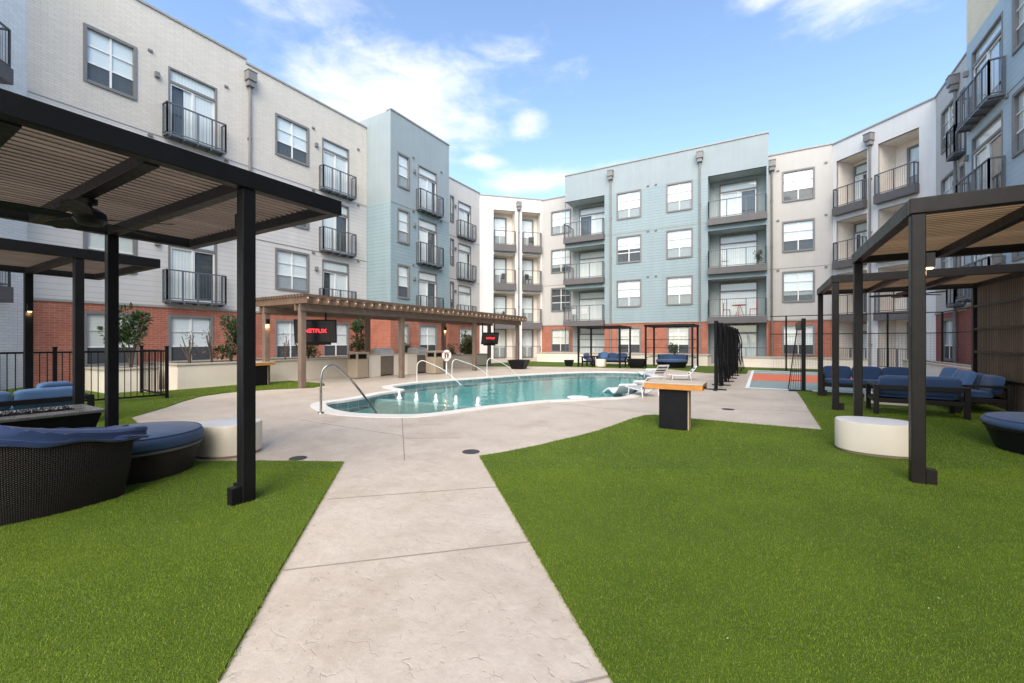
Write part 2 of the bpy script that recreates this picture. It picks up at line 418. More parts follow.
def add_recess(root, a, b, f, top, D=1.5, mat='recess_tan', slab_out=.35, left_open=False, ground=False, door=None, fascia=.42, win=None, back_mat=None, hang=0.0, rail=True):
    m = MB(); t = .002
    x0 = a
    if not left_open: m.quad((a,.0,f),(a,D,f),(a,D,top),(a,.0,top))
    m.quad((b,.0,f),(b,.0,top),(b,D,top),(b,D,f))
    m.quad((a,D,f),(b,D,f),(b,D,top),(a,D,top)); m.quad((a,0,top),(a,D,top),(b,D,top),(b,0,top))
    m.quad((a,0,f+t),(b,0,f+t),(b,D,f+t),(a,D,f+t))
    m.build('balcony_recess', M[mat], root)
    if door: add_door(root, door[0], door[1], f+.03, min(top-.12, f+2.55), y=D-.14, cur=random.choice(((0,1),(0,.6),(.4,1))))
    if win: add_window(root, win[0], win[1], f+.05, min(top-.15, f+2.45), y=D-.14, rows=(.36,.7))
    if not ground:
        s_ = MB(); s_.box(a-hang, b+.03, -slab_out, D if left_open else -.003, f-fascia, f-.003)
        sl = s_.build('balcony', M['fascia'], root, bevel=.01)
        r = MB(); o = slab_out-.06
        pts = [(a-hang+.05, D-.05 if left_open else -.01), (a-hang+.05,-o), (b-.03,-o), (b-.03,-.01)]
        if rail:
            railing_mesh(r, pts, f, 1.08, post=1.0, pick=.10, pw=.009); r.build('railing', M['rail'], sl)
    elif rail:
        r = MB(); railing_mesh(r, [(a+.03,-.05),(b-.03,-.05)], f+.02, 1.0, post=1.0); r.build('patio_railing', M['rail'], root)
def add_pipe(root, x, H, out=.0):
    p = MB(); p.tube([(x,-.09,.1),(x,-.09,H-1.0)], .055, 8)
    for z in (1.2, 4.2, 7.3, 10.2): p.box(x-.08, x+.08, -.10, -.001, z, z+.05)
    d = p.build('downpipe', M['pipe'], root, smooth=True)
    h = MB(); h.box(x-.19, x+.19, -.32, -.004, H-.75, H-.38); h.box(x-.14, x+.14, -.26, -.004, H-.98, H-.752)
    h.box(x-.21, x+.21, -.34, -.004, H-.378, H-.33)
    h.build('rain_head', M['pipe'], d, bevel=.01)
def block(label, origin, rz, L_, H, wall, wins=(), juls=(), recs=(), gwins=(), pipes=(), depth=8, base='red_brick', bz=BR, vents=(), bands=(5.92, 9.02), sides=(1,1), opens=(0,0,0,.2,.36,.36)):
    root = thing('apartment_block', label, 'apartment building', (*origin, 0), rz, 'connected apartment blocks round the courtyard')
    ops = []
    for a, b in wins:
        for f in FL[1:]: ops.append((a, b, f+.85, f+2.78))
    for a, b in juls:
        for f in FL[1:]: ops.append((a, b, f+.02, f+2.65))
    for a, b in gwins: ops.append((a, b, .55, 2.42))
    for r in recs:
        for i, f in enumerate(FL):
            if i == 0 and r.get('noground'): continue
            ops.append((r['a'], r['b'], f, f+(2.62 if i == 0 else 2.8)-(0.42 if 0 < i < 3 else 0)))
    w = MB(); skin(w, 0, L_, bz, H, ops)
    lo = any(r.get('left_open') for r in recs)
    if sides[0]:
        zz = FL[3]+2.8 if lo else bz
        w.quad((.002,0,zz),(.002,0,H),(.002,depth,H),(.002,depth,zz))
    if sides[1]: w.quad((L_-.002,0,bz),(L_-.002,depth,bz),(L_-.002,depth,H),(L_-.002,0,H))
    w.quad((0,.3,H-.5),(L_,.3,H-.5),(L_,depth,H-.5),(0,depth,H-.5)); w.quad((0,.3,H-.5),(0,.3,H),(L_,.3,H),(L_,.3,H-.5))
    w.build('wall', M[wall], root)
    g = MB(); skin(g, 0, L_, -.3, bz, ops)
    if sides[0] and not lo: g.quad((.002,0,-.3),(.002,0,bz),(.002,depth,bz),(.002,depth,-.3))
    if sides[1]: g.quad((L_-.002,0,-.3),(L_-.002,depth,-.3),(L_-.002,depth,bz),(L_-.002,0,bz))
    g.build('ground_floor_wall', M[base], root)
    MB().box(-.02, L_+.02, -.05, .33, H, H+.09).build('coping', M['coping'], root, bevel=.01)
    def clear(z, zs=None):
        segs = [(0, L_)]
        for o in ops:
            if o[2] < z+.06 and o[3] > z-.02:
                segs = [s2 for s1 in segs for s2 in ((s1[0], min(s1[1], o[0])), (max(s1[0], o[1]), s1[1])) if s2[1]-s2[0] > .02]
        return segs
    if base != wall:
        m = MB()
        for s0, s1 in clear(bz-.01): m.box(s0, s1, -.045, -.001, bz-.03, bz+.05)
        m.build('stone_ledge', M['coping'], root)
    if bands:
        m = MB()
        for z in bands:
            for s0, s1 in clear(z): m.box(s0, s1, -.016, -.001, z, z+.035)
        m.build('flashing', M['coping'], root)
    for a, b in wins:
        for i, f in enumerate(FL[1:]):
            add_window(root, a, b, f+.85, f+2.78, cols=2 if b-a > 1.1 else 1, open_=opens[i] if len(opens) == 3 else random.choice(opens))
    for a, b in gwins: add_window(root, a, b, .55, 2.42, lower_dark=True, cols=2 if b-a > 1.0 else 1, rows=(.34,.68))
    for a, b in juls:
        for f in FL[1:]: add_juliet(root, a, b, f)
    for r in recs:
        kw = {k: v for k, v in r.items() if k not in ('a','b','noground')}
        for i, f in enumerate(FL):
            if i == 0 and r.get('noground'): continue
            k2 = dict(kw)
            add_recess(root, r['a'], r['b'], f, f+(2.62 if i == 0 else 2.8)-(0.42 if 0 < i < 3 else 0), ground=(i == 0), **k2)
    for x in pipes: add_pipe(root, x, H)
    if vents:
        for x in vents:
            for f in FL[1:]: MB().box(x-.07, x+.07, -.06, -.001, f+2.85, f+2.93).build('vent_cap', M['trim'], root)
    return root

XL = -19.3
def segY(X, Y0, *px): return [yX(p, X)-Y0 for p in px]
# left cream block, two sections joined at the downpipe
Y0 = 3.6; Ye = yX(366.5, XL); Ys = yX(246, XL)
q = lambda a, b, X=XL, o=None: (yX(a, X)-(Y0 if o is None else o), yX(b, X)-(Y0 if o is None else o))
block('tall cream block with red brick base nearest on the left, behind the black pergolas', (XL, Y0), R(90), Ys-Y0, 13.62, 'cream_brick',
      wins=[q(83,137)], juls=[q(168,217)], gwins=[q(83,137), q(168,213)], vents=[q(150,151)[0], q(226,227)[0]])
q2 = lambda a, b: q(a, b, XL, Ys)
block('cream block with red brick base right of the long grey downpipe, behind the wooden pergola', (XL, Ys), R(90), Ye-Ys, 13.45, 'cream_brick',
      wins=[q2(275,309)], juls=[q2(322,349)], gwins=[q2(275,306), q2(323,349)], pipes=[.12], vents=[q2(313,314)[0], q2(358,359)[0]])
# left blue bay
XB = -17.4; Yb1 = yX(449, XB); Yb0 = Ye
q3 = lambda a, b: q(a, b, XB, Yb0)
block('pale blue bay standing proud between two cream blocks on the left side', (XB, Yb0), R(90), Yb1-Yb0, 14.0, 'blue',
      wins=[q3(397,409.5)], juls=[q3(418,437)], gwins=[q3(398,409), q3(419,437)], bands=(9.02,), vents=[q3(413,414)[0], q3(441,442)[0]])
# far left cream
Yf1 = 27.6; q4 = lambda a, b: q(a, b, XL, Yb1)
block('narrow cream block between the blue bay and the white corner', (XL, Yb1), R(90), Yf1-Yb1, 13.1, 'cream',
      wins=[(q4(449,450)[0]+.1, q4(454,455)[0])], juls=[q4(458,471)], gwins=[q4(459,473)])
# far white corner
LC = 3.66*math.sqrt(2); P0 = (XL, Yf1)
def chx(px, P, ang):
    r = ray(px); dx, dy = math.cos(ang), math.sin(ang)
    A = np.array([[r[0], -dx], [r[1], -dy]]); s = np.linalg.solve(A, np.array(P)); return s[1]
c1 = [chx(p, P0, R(45)) for p in (493.5, 515, 518.5, 522, 540.5)]
LC = chx(541.7, P0, R(45))
block('white corner block with stacked balconies at the far left end of the pool', P0, R(45), LC, 13.0, 'white', base='white',
      recs=[dict(a=c1[0], b=c1[1], D=1.0, win=(c1[0]+.15, c1[1]-.5), fascia=.55), dict(a=c1[3], b=c1[4], D=1.0, win=(c1[3]+.15, c1[4]-.35), fascia=.55)],
      pipes=[c1[2]], bands=None)
# back wall : cream left, blue, cream right
YB = 29.7; YC = 31.2
PX = (P0[0]+LC*math.cos(R(45)), P0[1]+LC*math.sin(R(45)))
xb0, xb1 = xY(565, YB), xY(768.5, YB)
ox = PX[0]; YC1 = PX[1]
block('narrow greige block tucked left of the wide blue block at the back', (ox, YC1), 0, xb0+2.8-ox, 12.95, 'cream_back',
      wins=[(xY(551,YC1)-ox, xY(571,YC1)-ox)], gwins=[(xY(551,YC1)-ox, xY(570,YC1)-ox)], bands=(5.92,), opens=(.97,.2,0))
qb = lambda a, b: (xY(a, YB)-xb0, xY(b, YB)-xb0)
cw = qb(565, 604.5); rw = qb(708, 766.5)
block('wide pale blue block facing the camera across the pool', (xb0, YB), 0, xb1-xb0, 13.9, 'blue_back',
      wins=[qb(616.5, 641.5), qb(666, 693)], gwins=[qb(617,641), qb(667,690)],
      recs=[dict(a=0.0, b=cw[1], D=YC1-YB-.03, mat='recess_teal', left_open=True, door=(xY(579,YB+1.35)-xb0, cw[1]-.12), hang=.0),
            dict(a=rw[0], b=rw[1], D=1.4, mat='recess_teal', door=(xY(719.5,YB+1.25)-xb0, xY(757.5,YB+1.25)-xb0))],
      pipes=[qb(611,612)[0], qb(700,701)[0]], bands=(9.02,), opens=(0,0,0,0,.36,.5), vents=[qb(648,649)[0], qb(656,657)[0]])
xc0 = xb1; xc1 = xY(833, YC); qc = lambda a, b: (xY(a, YC)-xc0, xY(b, YC)-xc0)
block('narrow greige block between the wide blue block and the right white corner', (xc0, YC), 0, xc1-xc0, 13.05, 'cream_back',
      wins=[qc(782,815)], gwins=[qc(782,815)], pipes=[.2], bands=(5.92,), vents=[.52, qc(826,827)[0]])
# right white corner
P1 = (xc1, YC); XR = 7.1
LR = (XR-xc1)*math.sqrt(2)
c2 = [chx(p, P1, R(-45)) for p in (836.5, 867, 871, 878, 919)]
block('white corner block with stacked balconies on the right, behind the brown pergola', P1, R(-45), LR, 13.0, 'white', base='white',
      recs=[dict(a=c2[0], b=c2[1], D=1.3, door=(c2[0]+.12, c2[1]-.75), fascia=.45), dict(a=c2[3], b=c2[4], D=1.3, win=(c2[4]-1.25, c2[4]-.15), fascia=.45)],
      pipes=[c2[2]], bands=None)
# right cream and right blue
PR = (XR, YC-(XR-xc1)); Lr = PR[1]-22.1
qr = lambda a, b, X=XR, o=PR[1]: (o-yX(a, X), o-yX(b, X))
block('greige block with dark red brick base at the right corner', PR, R(-90), Lr, 13.0, 'cream', base='dark_brick',
      wins=[qr(941.5,955)], juls=[qr(960,965)], gwins=[qr(943,954)], pipes=[qr(958,959)[0]], bands=(5.92,))
qz = lambda a, b: qr(a, b, 6.5, 22.1)
block('blue block with tan brick crown at the right edge', (6.5, 22.1), R(-90), 30, 15.6, 'blue_right', base='dark_brick',
      wins=[qz(1013,1050), (9,10.8), (14,15.8)], juls=[qz(972,1003), (6.5,8), (12,13.5)], gwins=[qz(975,1000), (5,7)], bands=(9.02,), vents=[qz(1008,1009)[0]])
# near left white corner
r0 = P0
block('white painted corner block with balconies at the left edge', (XL+7/1.4142, 3.6-7/1.4142), R(135), 7, 13.9, 'white_brick', base='white_brick',
      recs=[dict(a=3.3, b=6.02, D=1.3, door=(4,6), fascia=.45)], bands=None)

# ------------------------------------------------------------------ ground, deck, turf, pool
def concrete_mat():
    m, nt, N, L, B = nodes('stamped concrete')
    big = ramp(nt, noise_to(nt, .7, 7, .62), .3, .72); mid = ramp(nt, noise_to(nt, 3.4, 8, .65), .3, .7); fine = ramp(nt, noise_to(nt, 45, 5, .7), .3, .7)
    c = mixcol(nt, big, (.43,.34,.26), (.60,.515,.43))
    c = mixcol(nt, math2(nt, 'MULTIPLY', mid, .5), c, (.645,.58,.485))
    c = mixcol(nt, math2(nt, 'MULTIPLY', ramp(nt, noise_to(nt, 1.3, 9, .72), .50, .66), .5), c, (.36,.27,.20))
    c = mixcol(nt, math2(nt, 'MULTIPLY', ramp(nt, noise_to(nt, 14, 7, .7), .42, .66), .28), c, (.34,.275,.22)); c = mixcol(nt, math2(nt, 'MULTIPLY', fine, .25), c, (.33,.27,.22))
    tc = N.new('ShaderNodeTexCoord'); wp = N.new('ShaderNodeTexNoise'); wp.inputs['Scale'].default_value = 2.6; wp.inputs['Detail'].default_value = 5
    L.new(tc.outputs['Object'], wp.inputs['Vector'])
    mx = N.new('ShaderNodeMix'); mx.data_type = 'VECTOR'; mx.inputs['Factor'].default_value = .22
    L.new(tc.outputs['Object'], mx.inputs['A']); L.new(wp.outputs['Color'], mx.inputs['B'])
    def slate(scale):
        v = N.new('ShaderNodeTexVoronoi'); v.feature = 'DISTANCE_TO_EDGE'; v.inputs['Scale'].default_value = scale
        L.new(mx.outputs['Result'], v.inputs['Vector']); return v.outputs['Distance']
    v1 = slate(7.5); v2 = slate(17)
    # chipped crescents of the stamp: short broken pieces of the cell edges
    brk = ramp(nt, noise_to(nt, 10, 5, .6), .56, .64)
    edge = math2(nt, 'MULTIPLY', ramp(nt, v1, .0, .035, 1, 0), brk); edge2 = math2(nt, 'MULTIPLY', ramp(nt, v2, .0, .05, 1, 0), ramp(nt, noise_to(nt, 13, 5, .6), .53, .62))
    marks = math2(nt, 'MAXIMUM', edge, math2(nt, 'MULTIPLY', edge2, .8))
    c = mixcol(nt, math2(nt, 'MULTIPLY', marks, .30), c, (.24,.185,.14))
    L.new(c, B.inputs['Base Color'])
    L.new(ramp(nt, mid, 0, 1, .42, .66), B.inputs['Roughness'])
    hgt = math2(nt, 'ADD', math2(nt, 'MULTIPLY', ramp(nt, v1, 0, .10), .10), math2(nt, 'SUBTRACT', math2(nt, 'MULTIPLY', noise_to(nt, 6, 8, .65), 1.6), math2(nt, 'MULTIPLY', marks, .8)))
    b1 = bump(nt, hgt, .34, .012, B)
    bump(nt, noise_to(nt, 120, 3), .2, .004, B, b1)
    return m
M['concrete'] = concrete_mat()
M['coping_conc'] = plain('pool coping', (.66,.62,.57), .6, .08, 3, bstr=.1, bscale=40)
M['joint'] = plain('joint', (.25,.21,.18), .9, .1)
M['earth'] = plain('ground', (.22,.2,.17), .9, .2)
from bpy import ops
import bmesh
def sheet(name, outer, holes, z, mat, kind='structure'):
    bm = bmesh.new()
    for loop in [outer]+holes:
        vs = [bm.verts.new((p[0], p[1], z)) for p in loop]
        for i in range(len(vs)): bm.edges.new((vs[i], vs[(i+1) % len(vs)]))
    bmesh.ops.triangle_fill(bm, edges=bm.edges[:], use_beauty=True, use_dissolve=False, normal=(0,0,1))
    for f in bm.faces:
        if f.normal.z < 0: f.normal_flip()
    me = bpy.data.meshes.new(name); bm.to_mesh(me); bm.free()
    o = bpy.data.objects.new(name, me); COL.objects.link(o); me.materials.append(mat); o['kind'] = kind; return o
pool_px = [(325,405),(334,410),(355,413.5),(395,415),(430,413.8),(482,407),(510,404),(540,401),(557,400.2),(600,398),(624,397),(640,391),(650,383),
           (652,377),(640,373),(604,372),(568,372.8),(523,375),(495,377),(459,379.4),(432,381.5),(412,383.6),(392,387),(404,390.2),(383,393.5),(366,397.2),(347,400.5),(331,402.6)]
pool = catmull([gnd(*p) for p in pool_px], 6)
DX0, DX1, DY0, DY1 = -21, 8.2, -16, 33
sheet('pool_deck', [(DX0,DY0),(DX1,DY0),(DX1,DY1),(DX0,DY1)], [pool], 0, M['concrete'])
sheet('ground', [(-900,-900),(900,-900),(900,900),(-900,900)], [[(DX0,DY0),(DX1,DY0),(DX1,DY1),(DX0,DY1)]], -.02, M['earth'])
WL = -.11
def offset(poly, d):
    out = []; n = len(poly)
    area = sum(poly[i][0]*poly[(i+1)%n][1]-poly[(i+1)%n][0]*poly[i][1] for i in range(n)); sg = 1 if area > 0 else -1
    for i in range(n):
        a, b = Vector(poly[i-1]), Vector(poly[(i+1) % n]); t = (b-a).normalized()
        out.append((poly[i][0]+t.y*d*sg, poly[i][1]-t.x*d*sg))
    return out
def ring(name, inner, outer, z0, z1, mat, kind='structure'):
    m = MB(); n = len(inner)
    for i in range(n):
        j = (i+1) % n
        m.quad((*inner[i],z1),(*inner[j],z1),(*outer[j],z1),(*outer[i],z1))
        m.quad((*outer[i],z0),(*outer[i],z1),(*outer[j],z1),(*outer[j],z0)); m.quad((*inner[i],z0),(*inner[j],z0),(*inner[j],z1),(*inner[i],z1))
    o = m.build(name, mat); o['kind'] = kind
    return o
ring('pool_coping', offset(pool, -.02), offset(pool, .30), -.04, .012, M['coping_conc'])
def plaster():
    m, nt, N, L, B = nodes('pool plaster')
    tc = N.new('ShaderNodeTexCoord'); sp = N.new('ShaderNodeSeparateXYZ'); L.new(tc.outputs['Object'], sp.inputs[0])
    n = ramp(nt, noise_to(nt, .5, 6), .3, .7)
    c = mixcol(nt, n, (.31,.58,.58), (.50,.74,.73))
    # tile band at the water line
    cmb = N.new('ShaderNodeCombineXYZ'); L.new(math2(nt, 'ADD', sp.outputs[0], sp.outputs[1]), cmb.inputs[0]); L.new(sp.outputs[2], cmb.inputs[1])
    br = N.new('ShaderNodeTexBrick'); L.new(cmb.outputs[0], br.inputs['Vector']); br.offset = 0
    br.inputs['Scale'].default_value = 1; br.inputs['Brick Width'].default_value = .3; br.inputs['Row Height'].default_value = .15; br.inputs['Mortar Size'].default_value = .006
    br.inputs['Color1'].default_value = (.10,.16,.18,1); br.inputs['Color2'].default_value = (.17,.22,.23,1); br.inputs['Mortar'].default_value = (.45,.47,.46,1)
    up = math2(nt, 'GREATER_THAN', sp.outputs[2], -.30)
    L.new(mixcol(nt, up, c, br.outputs['Color']), B.inputs['Base Color']); B.inputs['Roughness'].default_value = .5
    return m
M['plaster'] = plaster()
def basin():
    m = MB(); n = len(pool)
    inn = offset(pool, -.02)
    lv = [(pool, -.012), (pool, -.32)]
    for i in range(n):
        j = (i+1) % n
        m.quad((*pool[i],-.0125),(*pool[i],-1.25),(*pool[j],-1.25),(*pool[j],-.0125))
    o = m.build('pool_wall', M['plaster']); o['kind'] = 'structure'
    sheet('pool_floor', pool, [], -1.25, M['plaster'])
basin()
def water_mat():
    m, nt, N, L, B = nodes('pool water'); N.remove(B); out = N['Material Output']
    t = N.new('ShaderNodeBsdfTransparent'); t.inputs[0].default_value = (.62,.88,.87,1)
    g = N.new('ShaderNodeBsdfGlossy'); g.inputs['Roughness'].default_value = .03; g.inputs['Color'].default_value = (.9,.95,.95,1)
    fr = N.new('ShaderNodeFresnel'); fr.inputs[0].default_value = 1.33
    b = N.new('ShaderNodeBump'); b.inputs['Strength'].default_value = .34; b.inputs['Distance'].default_value = .05
    h = math2(nt, 'ADD', noise_to(nt, 2.0, 3, .5), math2(nt, 'MULTIPLY', noise_to(nt, 7, 3, .5), .35))
    L.new(h, b.inputs['Height']); L.new(b.outputs[0], g.inputs['Normal'])
    mx = N.new('ShaderNodeMixShader'); L.new(math2(nt, 'MULTIPLY', fr.outputs[0], .92), mx.inputs[0]); L.new(t.outputs[0], mx.inputs[1]); L.new(g.outputs[0], mx.inputs[2])
    L.new(mx.outputs[0], out.inputs[0]); return m
M['water'] = water_mat()
sheet('pool_water', pool, [], WL, M['water'])
# submerged benches: spa shelf, entry steps, tanning ledge
def strip(px, w, z0, z1, name, mat):
    P = [gnd(*p, z=WL) for p in px]; m = MB()
    for a, b in zip(P[:-1], P[1:]): m.bar((*a,(z0+z1)/2), (*b,(z0+z1)/2), w, z1-z0)
    o = m.build(name, mat); o['kind'] = 'structure'; return o
strip([(372,398.2),(400,400.6),(437,403.8),(478,407.2)], .30, -1.2, WL-.018, 'spa_wall', M['coping_conc'])
spa = [gnd(*p) for p in ((330,405.5),(340,410),(360,412.7),(395,414),(430,412.8),(462,409.4),(432,404.6),(400,401.6),(372,399),(350,401.2),(333,403.2))]
sheet('spa_floor', spa, [], -.62, M['plaster'])
led = [gnd(*p) for p in ((575,398.6),(600,397.6),(624,396.4),(638,391),(648,383),(648,378),(641,376),(628,383),(606,390))]
MBl = MB().prism(led, -1.2, -.24); o = MBl.build('tanning_ledge', M['plaster']); o['kind'] = 'structure'
# deck joints and drains
def joint(px0, px1):
    a, b = gnd(*px0), gnd(*px1); m = MB(); m.bar((*a,.0005), (*b,.0005), .011, .006)
    o = m.build('deck_joint', M['joint']); o['kind'] = 'structure'
joint((283,570.7),(531.6,541.9)); joint((327,499.5),(497.5,487.0)); joint((549,690),(613,676)); joint((402,418),(404.5,461)); joint((404,439),(460,438))
joint((700,408),(820,412)); joint((540,402),(640,412)); joint((300,420),(402,436))

# turf
def turf_mat(name, a, b, c3):
    m, nt, N, L, B = nodes(name)
    n = ramp(nt, noise_to(nt, .9, 5), .3, .7); n2 = ramp(nt, noise_to(nt, 170, 3), .3, .7)
    c = mixcol(nt, n, a, b); c = mixcol(nt, math2(nt, 'MULTIPLY', n2, .6), c, c3)
    L.new(c, B.inputs['Base Color']); B.inputs['Roughness'].default_value = .75; B.inputs['Specular IOR Level'].default_value = .25
    bump(nt, noise_to(nt, 90, 3), .8, .02, B); return m
M['turf'] = turf_mat('turf backing', (.06,.11,.006), (.125,.18,.012), (.03,.055,.004))
def blade_mat():
    m, nt, N, L, B = nodes('turf blade')
    g = N.new('ShaderNodeNewGeometry'); r = g.outputs['Random Per Island']
    n = math2(nt, 'ADD', math2(nt, 'MULTIPLY', ramp(nt, noise_to(nt, .55, 6, .6), .34, .68), .7), math2(nt, 'MULTIPLY', ramp(nt, noise_to(nt, 9, 4), .35, .7), .3))
    c = mixcol(nt, math2(nt, 'POWER', r, 1.3), (.030,.082,.004), (.265,.375,.028)); c = mixcol(nt, math2(nt, 'MULTIPLY', n, .72), c, (.30,.375,.028))  # darkest random fibre tones put the shadow between fibres into the colour
    c = mixcol(nt, math2(nt, 'GREATER_THAN', r, .93), c, (.30,.30,.09))
    L.new(c, B.inputs['Base Color']); B.inputs['Roughness'].default_value = .5; B.inputs['Specular IOR Level'].default_value = .3
    out = N['Material Output']; tr = N.new('ShaderNodeBsdfTranslucent'); L.new(c, tr.inputs[0])
    mx = N.new('ShaderNodeMixShader'); mx.inputs[0].default_value = .3; L.new(B.outputs[0], mx.inputs[1]); L.new(tr.outputs[0], mx.inputs[2]); L.new(mx.outputs[0], out.inputs[0])
    return m
M['blade'] = blade_mat()
def inside(poly, x, y):
    r = np.zeros(len(x), bool); n = len(poly); j = n-1
    for i in range(n):
        xi, yi = poly[i]; xj, yj = poly[j]
        c = ((yi > y) != (yj > y)) & (x < (xj-xi)*(y-yi)/(yj-yi+1e-12)+xi); r ^= c; j = i
    return r
def blades(name, poly, dens, smin, smax, dmin, dmax):
    P = np.array(poly); x0, y0 = P.min(0); x1, y1 = P.max(0); n = int((x1-x0)*(y1-y0)*dens)
    x = rng.uniform(x0, x1, n); y = rng.uniform(y0, y1, n)
    dep = -sn*x+cs*y; lat = cs*x+sn*y
    k = inside(poly, x, y) & (dep > dmin) & (dep < dmax) & (np.abs(lat) < dep*1.38+.3)
    x, y, dep = x[k], y[k], dep[k]; n = len(x)
    h = rng.uniform(smin, smax, n); a = rng.uniform(0, 2*np.pi, n); tilt = rng.uniform(.1, 1.05, n); b = rng.uniform(0, 2*np.pi, n)
    w = rng.uniform(.0011, .0019, n)*np.maximum(1, dep/3.0)
    V = np.zeros((n, 3, 3), np.float32)
    V[:,0] = np.stack([x+w*np.cos(a), y+w*np.sin(a), np.full(n,.012)], 1); V[:,1] = np.stack([x-w*np.cos(a), y-w*np.sin(a), np.full(n,.012)], 1)
    V[:,2] = np.stack([x+h*np.sin(tilt)*np.cos(b), y+h*np.sin(tilt)*np.sin(b), .012+h*np.cos(tilt)], 1)
    me = bpy.data.meshes.new(name); me.vertices.add(3*n); me.vertices.foreach_set('co', V.ravel())
    me.loops.add(3*n); me.loops.foreach_set('vertex_index', np.arange(3*n, dtype=np.int32))
    me.polygons.add(n); me.polygons.foreach_set('loop_start', np.arange(0, 3*n, 3, dtype=np.int32)); me.update(calc_edges=True)
    o = bpy.data.objects.new(name, me); COL.objects.link(o); me.materials.append(M['blade'])
    return o
def fringe(poly, dmax=9):
    m = []
    for p, q_ in zip(poly, poly[1:]+poly[:1]):
        a, b = np.array(p), np.array(q_); L_ = float(np.hypot(*(b-a))); n = int(L_*520)
        if n < 2: continue
        k = rng.uniform(0, 1, n); P = a+(b-a)*k[:,None]; dep = -sn*P[:,0]+cs*P[:,1]; lat = cs*P[:,0]+sn*P[:,1]
        P = P[(dep > .4) & (dep < dmax) & (np.abs(lat) < dep*1.38+.3)]
        if len(P): m.append(P)
    return np.concatenate(m) if m else np.zeros((0,2))
def edge_blades(name, poly):
    P = fringe(poly); n = len(P); dep = -sn*P[:,0]+cs*P[:,1]
    P = P+rng.normal(0, .006, (n,2)); a = rng.uniform(0, 6.28, n); b = rng.uniform(0, 6.28, n); tl = rng.uniform(.3, 1.3, n); h = rng.uniform(.012, .032, n); w = rng.uniform(.0012,.0022,n)*np.maximum(1, dep/3)
    V = np.zeros((n,3,3), np.float32)
    V[:,0] = np.stack([P[:,0]+w*np.cos(a), P[:,1]+w*np.sin(a), np.full(n,.004)],1); V[:,1] = np.stack([P[:,0]-w*np.cos(a), P[:,1]-w*np.sin(a), np.full(n,.004)],1)
    V[:,2] = np.stack([P[:,0]+h*np.sin(tl)*np.cos(b), P[:,1]+h*np.sin(tl)*np.sin(b), .006+h*np.cos(tl)],1)
    me = bpy.data.meshes.new(name); me.from_pydata(V.reshape(-1,3).tolist(), [], [(3*i,3*i+1,3*i+2) for i in range(n)]); me.update()
    o = bpy.data.objects.new(name, me); COL.objects.link(o); me.materials.append(M['blade']); return o
def turf(poly, label):
    tag(edge_blades('turf_fringe', poly), label.replace('green artificial turf', 'loose fibres at the edge of the turf') if 'artificial' in label else 'loose fibres at the edge of the far turf strip', 'grass', None, 'stuff') if len(fringe(poly)) else None
    o = MB().prism(poly, .002, .016).build('turf', M['turf']); o['kind'] = 'structure'
    for (dens, s0, s1, d0, d1) in ((30000,.010,.021,.3,2.9),(17000,.011,.022,2.9,4.6),(6500,.012,.024,4.6,8.5),(1800,.014,.028,8.5,17)):
        b = blades('turf_blades', poly, dens, s0, s1, d0, d1)
        tag(b, label, 'grass', None, 'stuff')
right_turf = [gnd(613,683), gnd(560,594), gnd(480,457)] + [gnd(*p) for p in ((500,454),(520,450),(540,446),(560,441),(580,436.5),(600,431),(618,424.8),(632,419.5),(645,416.2),(655,415.6))] + \
    [(-1.3,8.2),(.82,8.2),(.82,14.3),(6.4,14.3),(6.4,-3),(1.5,-3),(.35,.2)]
left_turf = [gnd(218,683), gnd(280,571), gnd(343,463), gnd(300,462.3), gnd(262,462), gnd(196,462.6), (-6.6,2.6),(-8.2,2.75),gnd(130,418), gnd(150,412.3), gnd(165,408), gnd(182,402),gnd(200,397), gnd(222,393.6), gnd(240,391.8), gnd(275,389.6), gnd(313,388), gnd(325,385.5), (-12.5,8.9), (-14.45,8.9), (-14.45,4.9),(-19.2,4.5),(-19.2,-3.5),(-3.5,-3.5)]
turf(right_turf, 'bright green artificial turf right of the path'); turf(left_turf, 'green artificial turf left of the path')
back_turf = [(-15.2,19.6),(-13,19.9),(-11.2,21.0),(-9.0,21.7),(-6,22.0),(-4.0,22.4),(-2.2,20.6),(-.6,20.9),(-.6,23.6),(6.4,23.6),(6.4,26.3),(-14.4,26.3)]
turf(back_turf, 'strip of green turf along the far planter wall')
left_strip = [gnd(*p) for p in ((487,371.5),(500,372.5),(530,369.0),(560,367),(600,368),(560,364),(520,366.3))]
m = MB(); rg_ = random.Random(4)
for k in range(16):
    x, y = rg_.uniform(-2.6, 3.6), rg_.uniform(1.2, 7.5)
    if not inside(right_turf, np.array([x]), np.array([y]))[0]: continue
    a_, s_ = rg_.uniform(0, 6.28), rg_.uniform(.005, .010); e = (math.cos(a_)*s_, math.sin(a_)*s_); z = .036
    m.add([(x,y,z),(x+e[0]-e[1]*.5,y+e[1]+e[0]*.5,z+.006),(x+2*e[0],y+2*e[1],z+.002),(x+e[0]+e[1]*.5,y+e[1]-e[0]*.5,z+.004)], [(0,1,2,3)])
tag(m.build('dry_leaves', plain('dry leaf', (.42,.36,.24), .8, .3, 9)), 'scattered tiny pale dry leaves on the right turf', 'leaves', None, 'stuff')
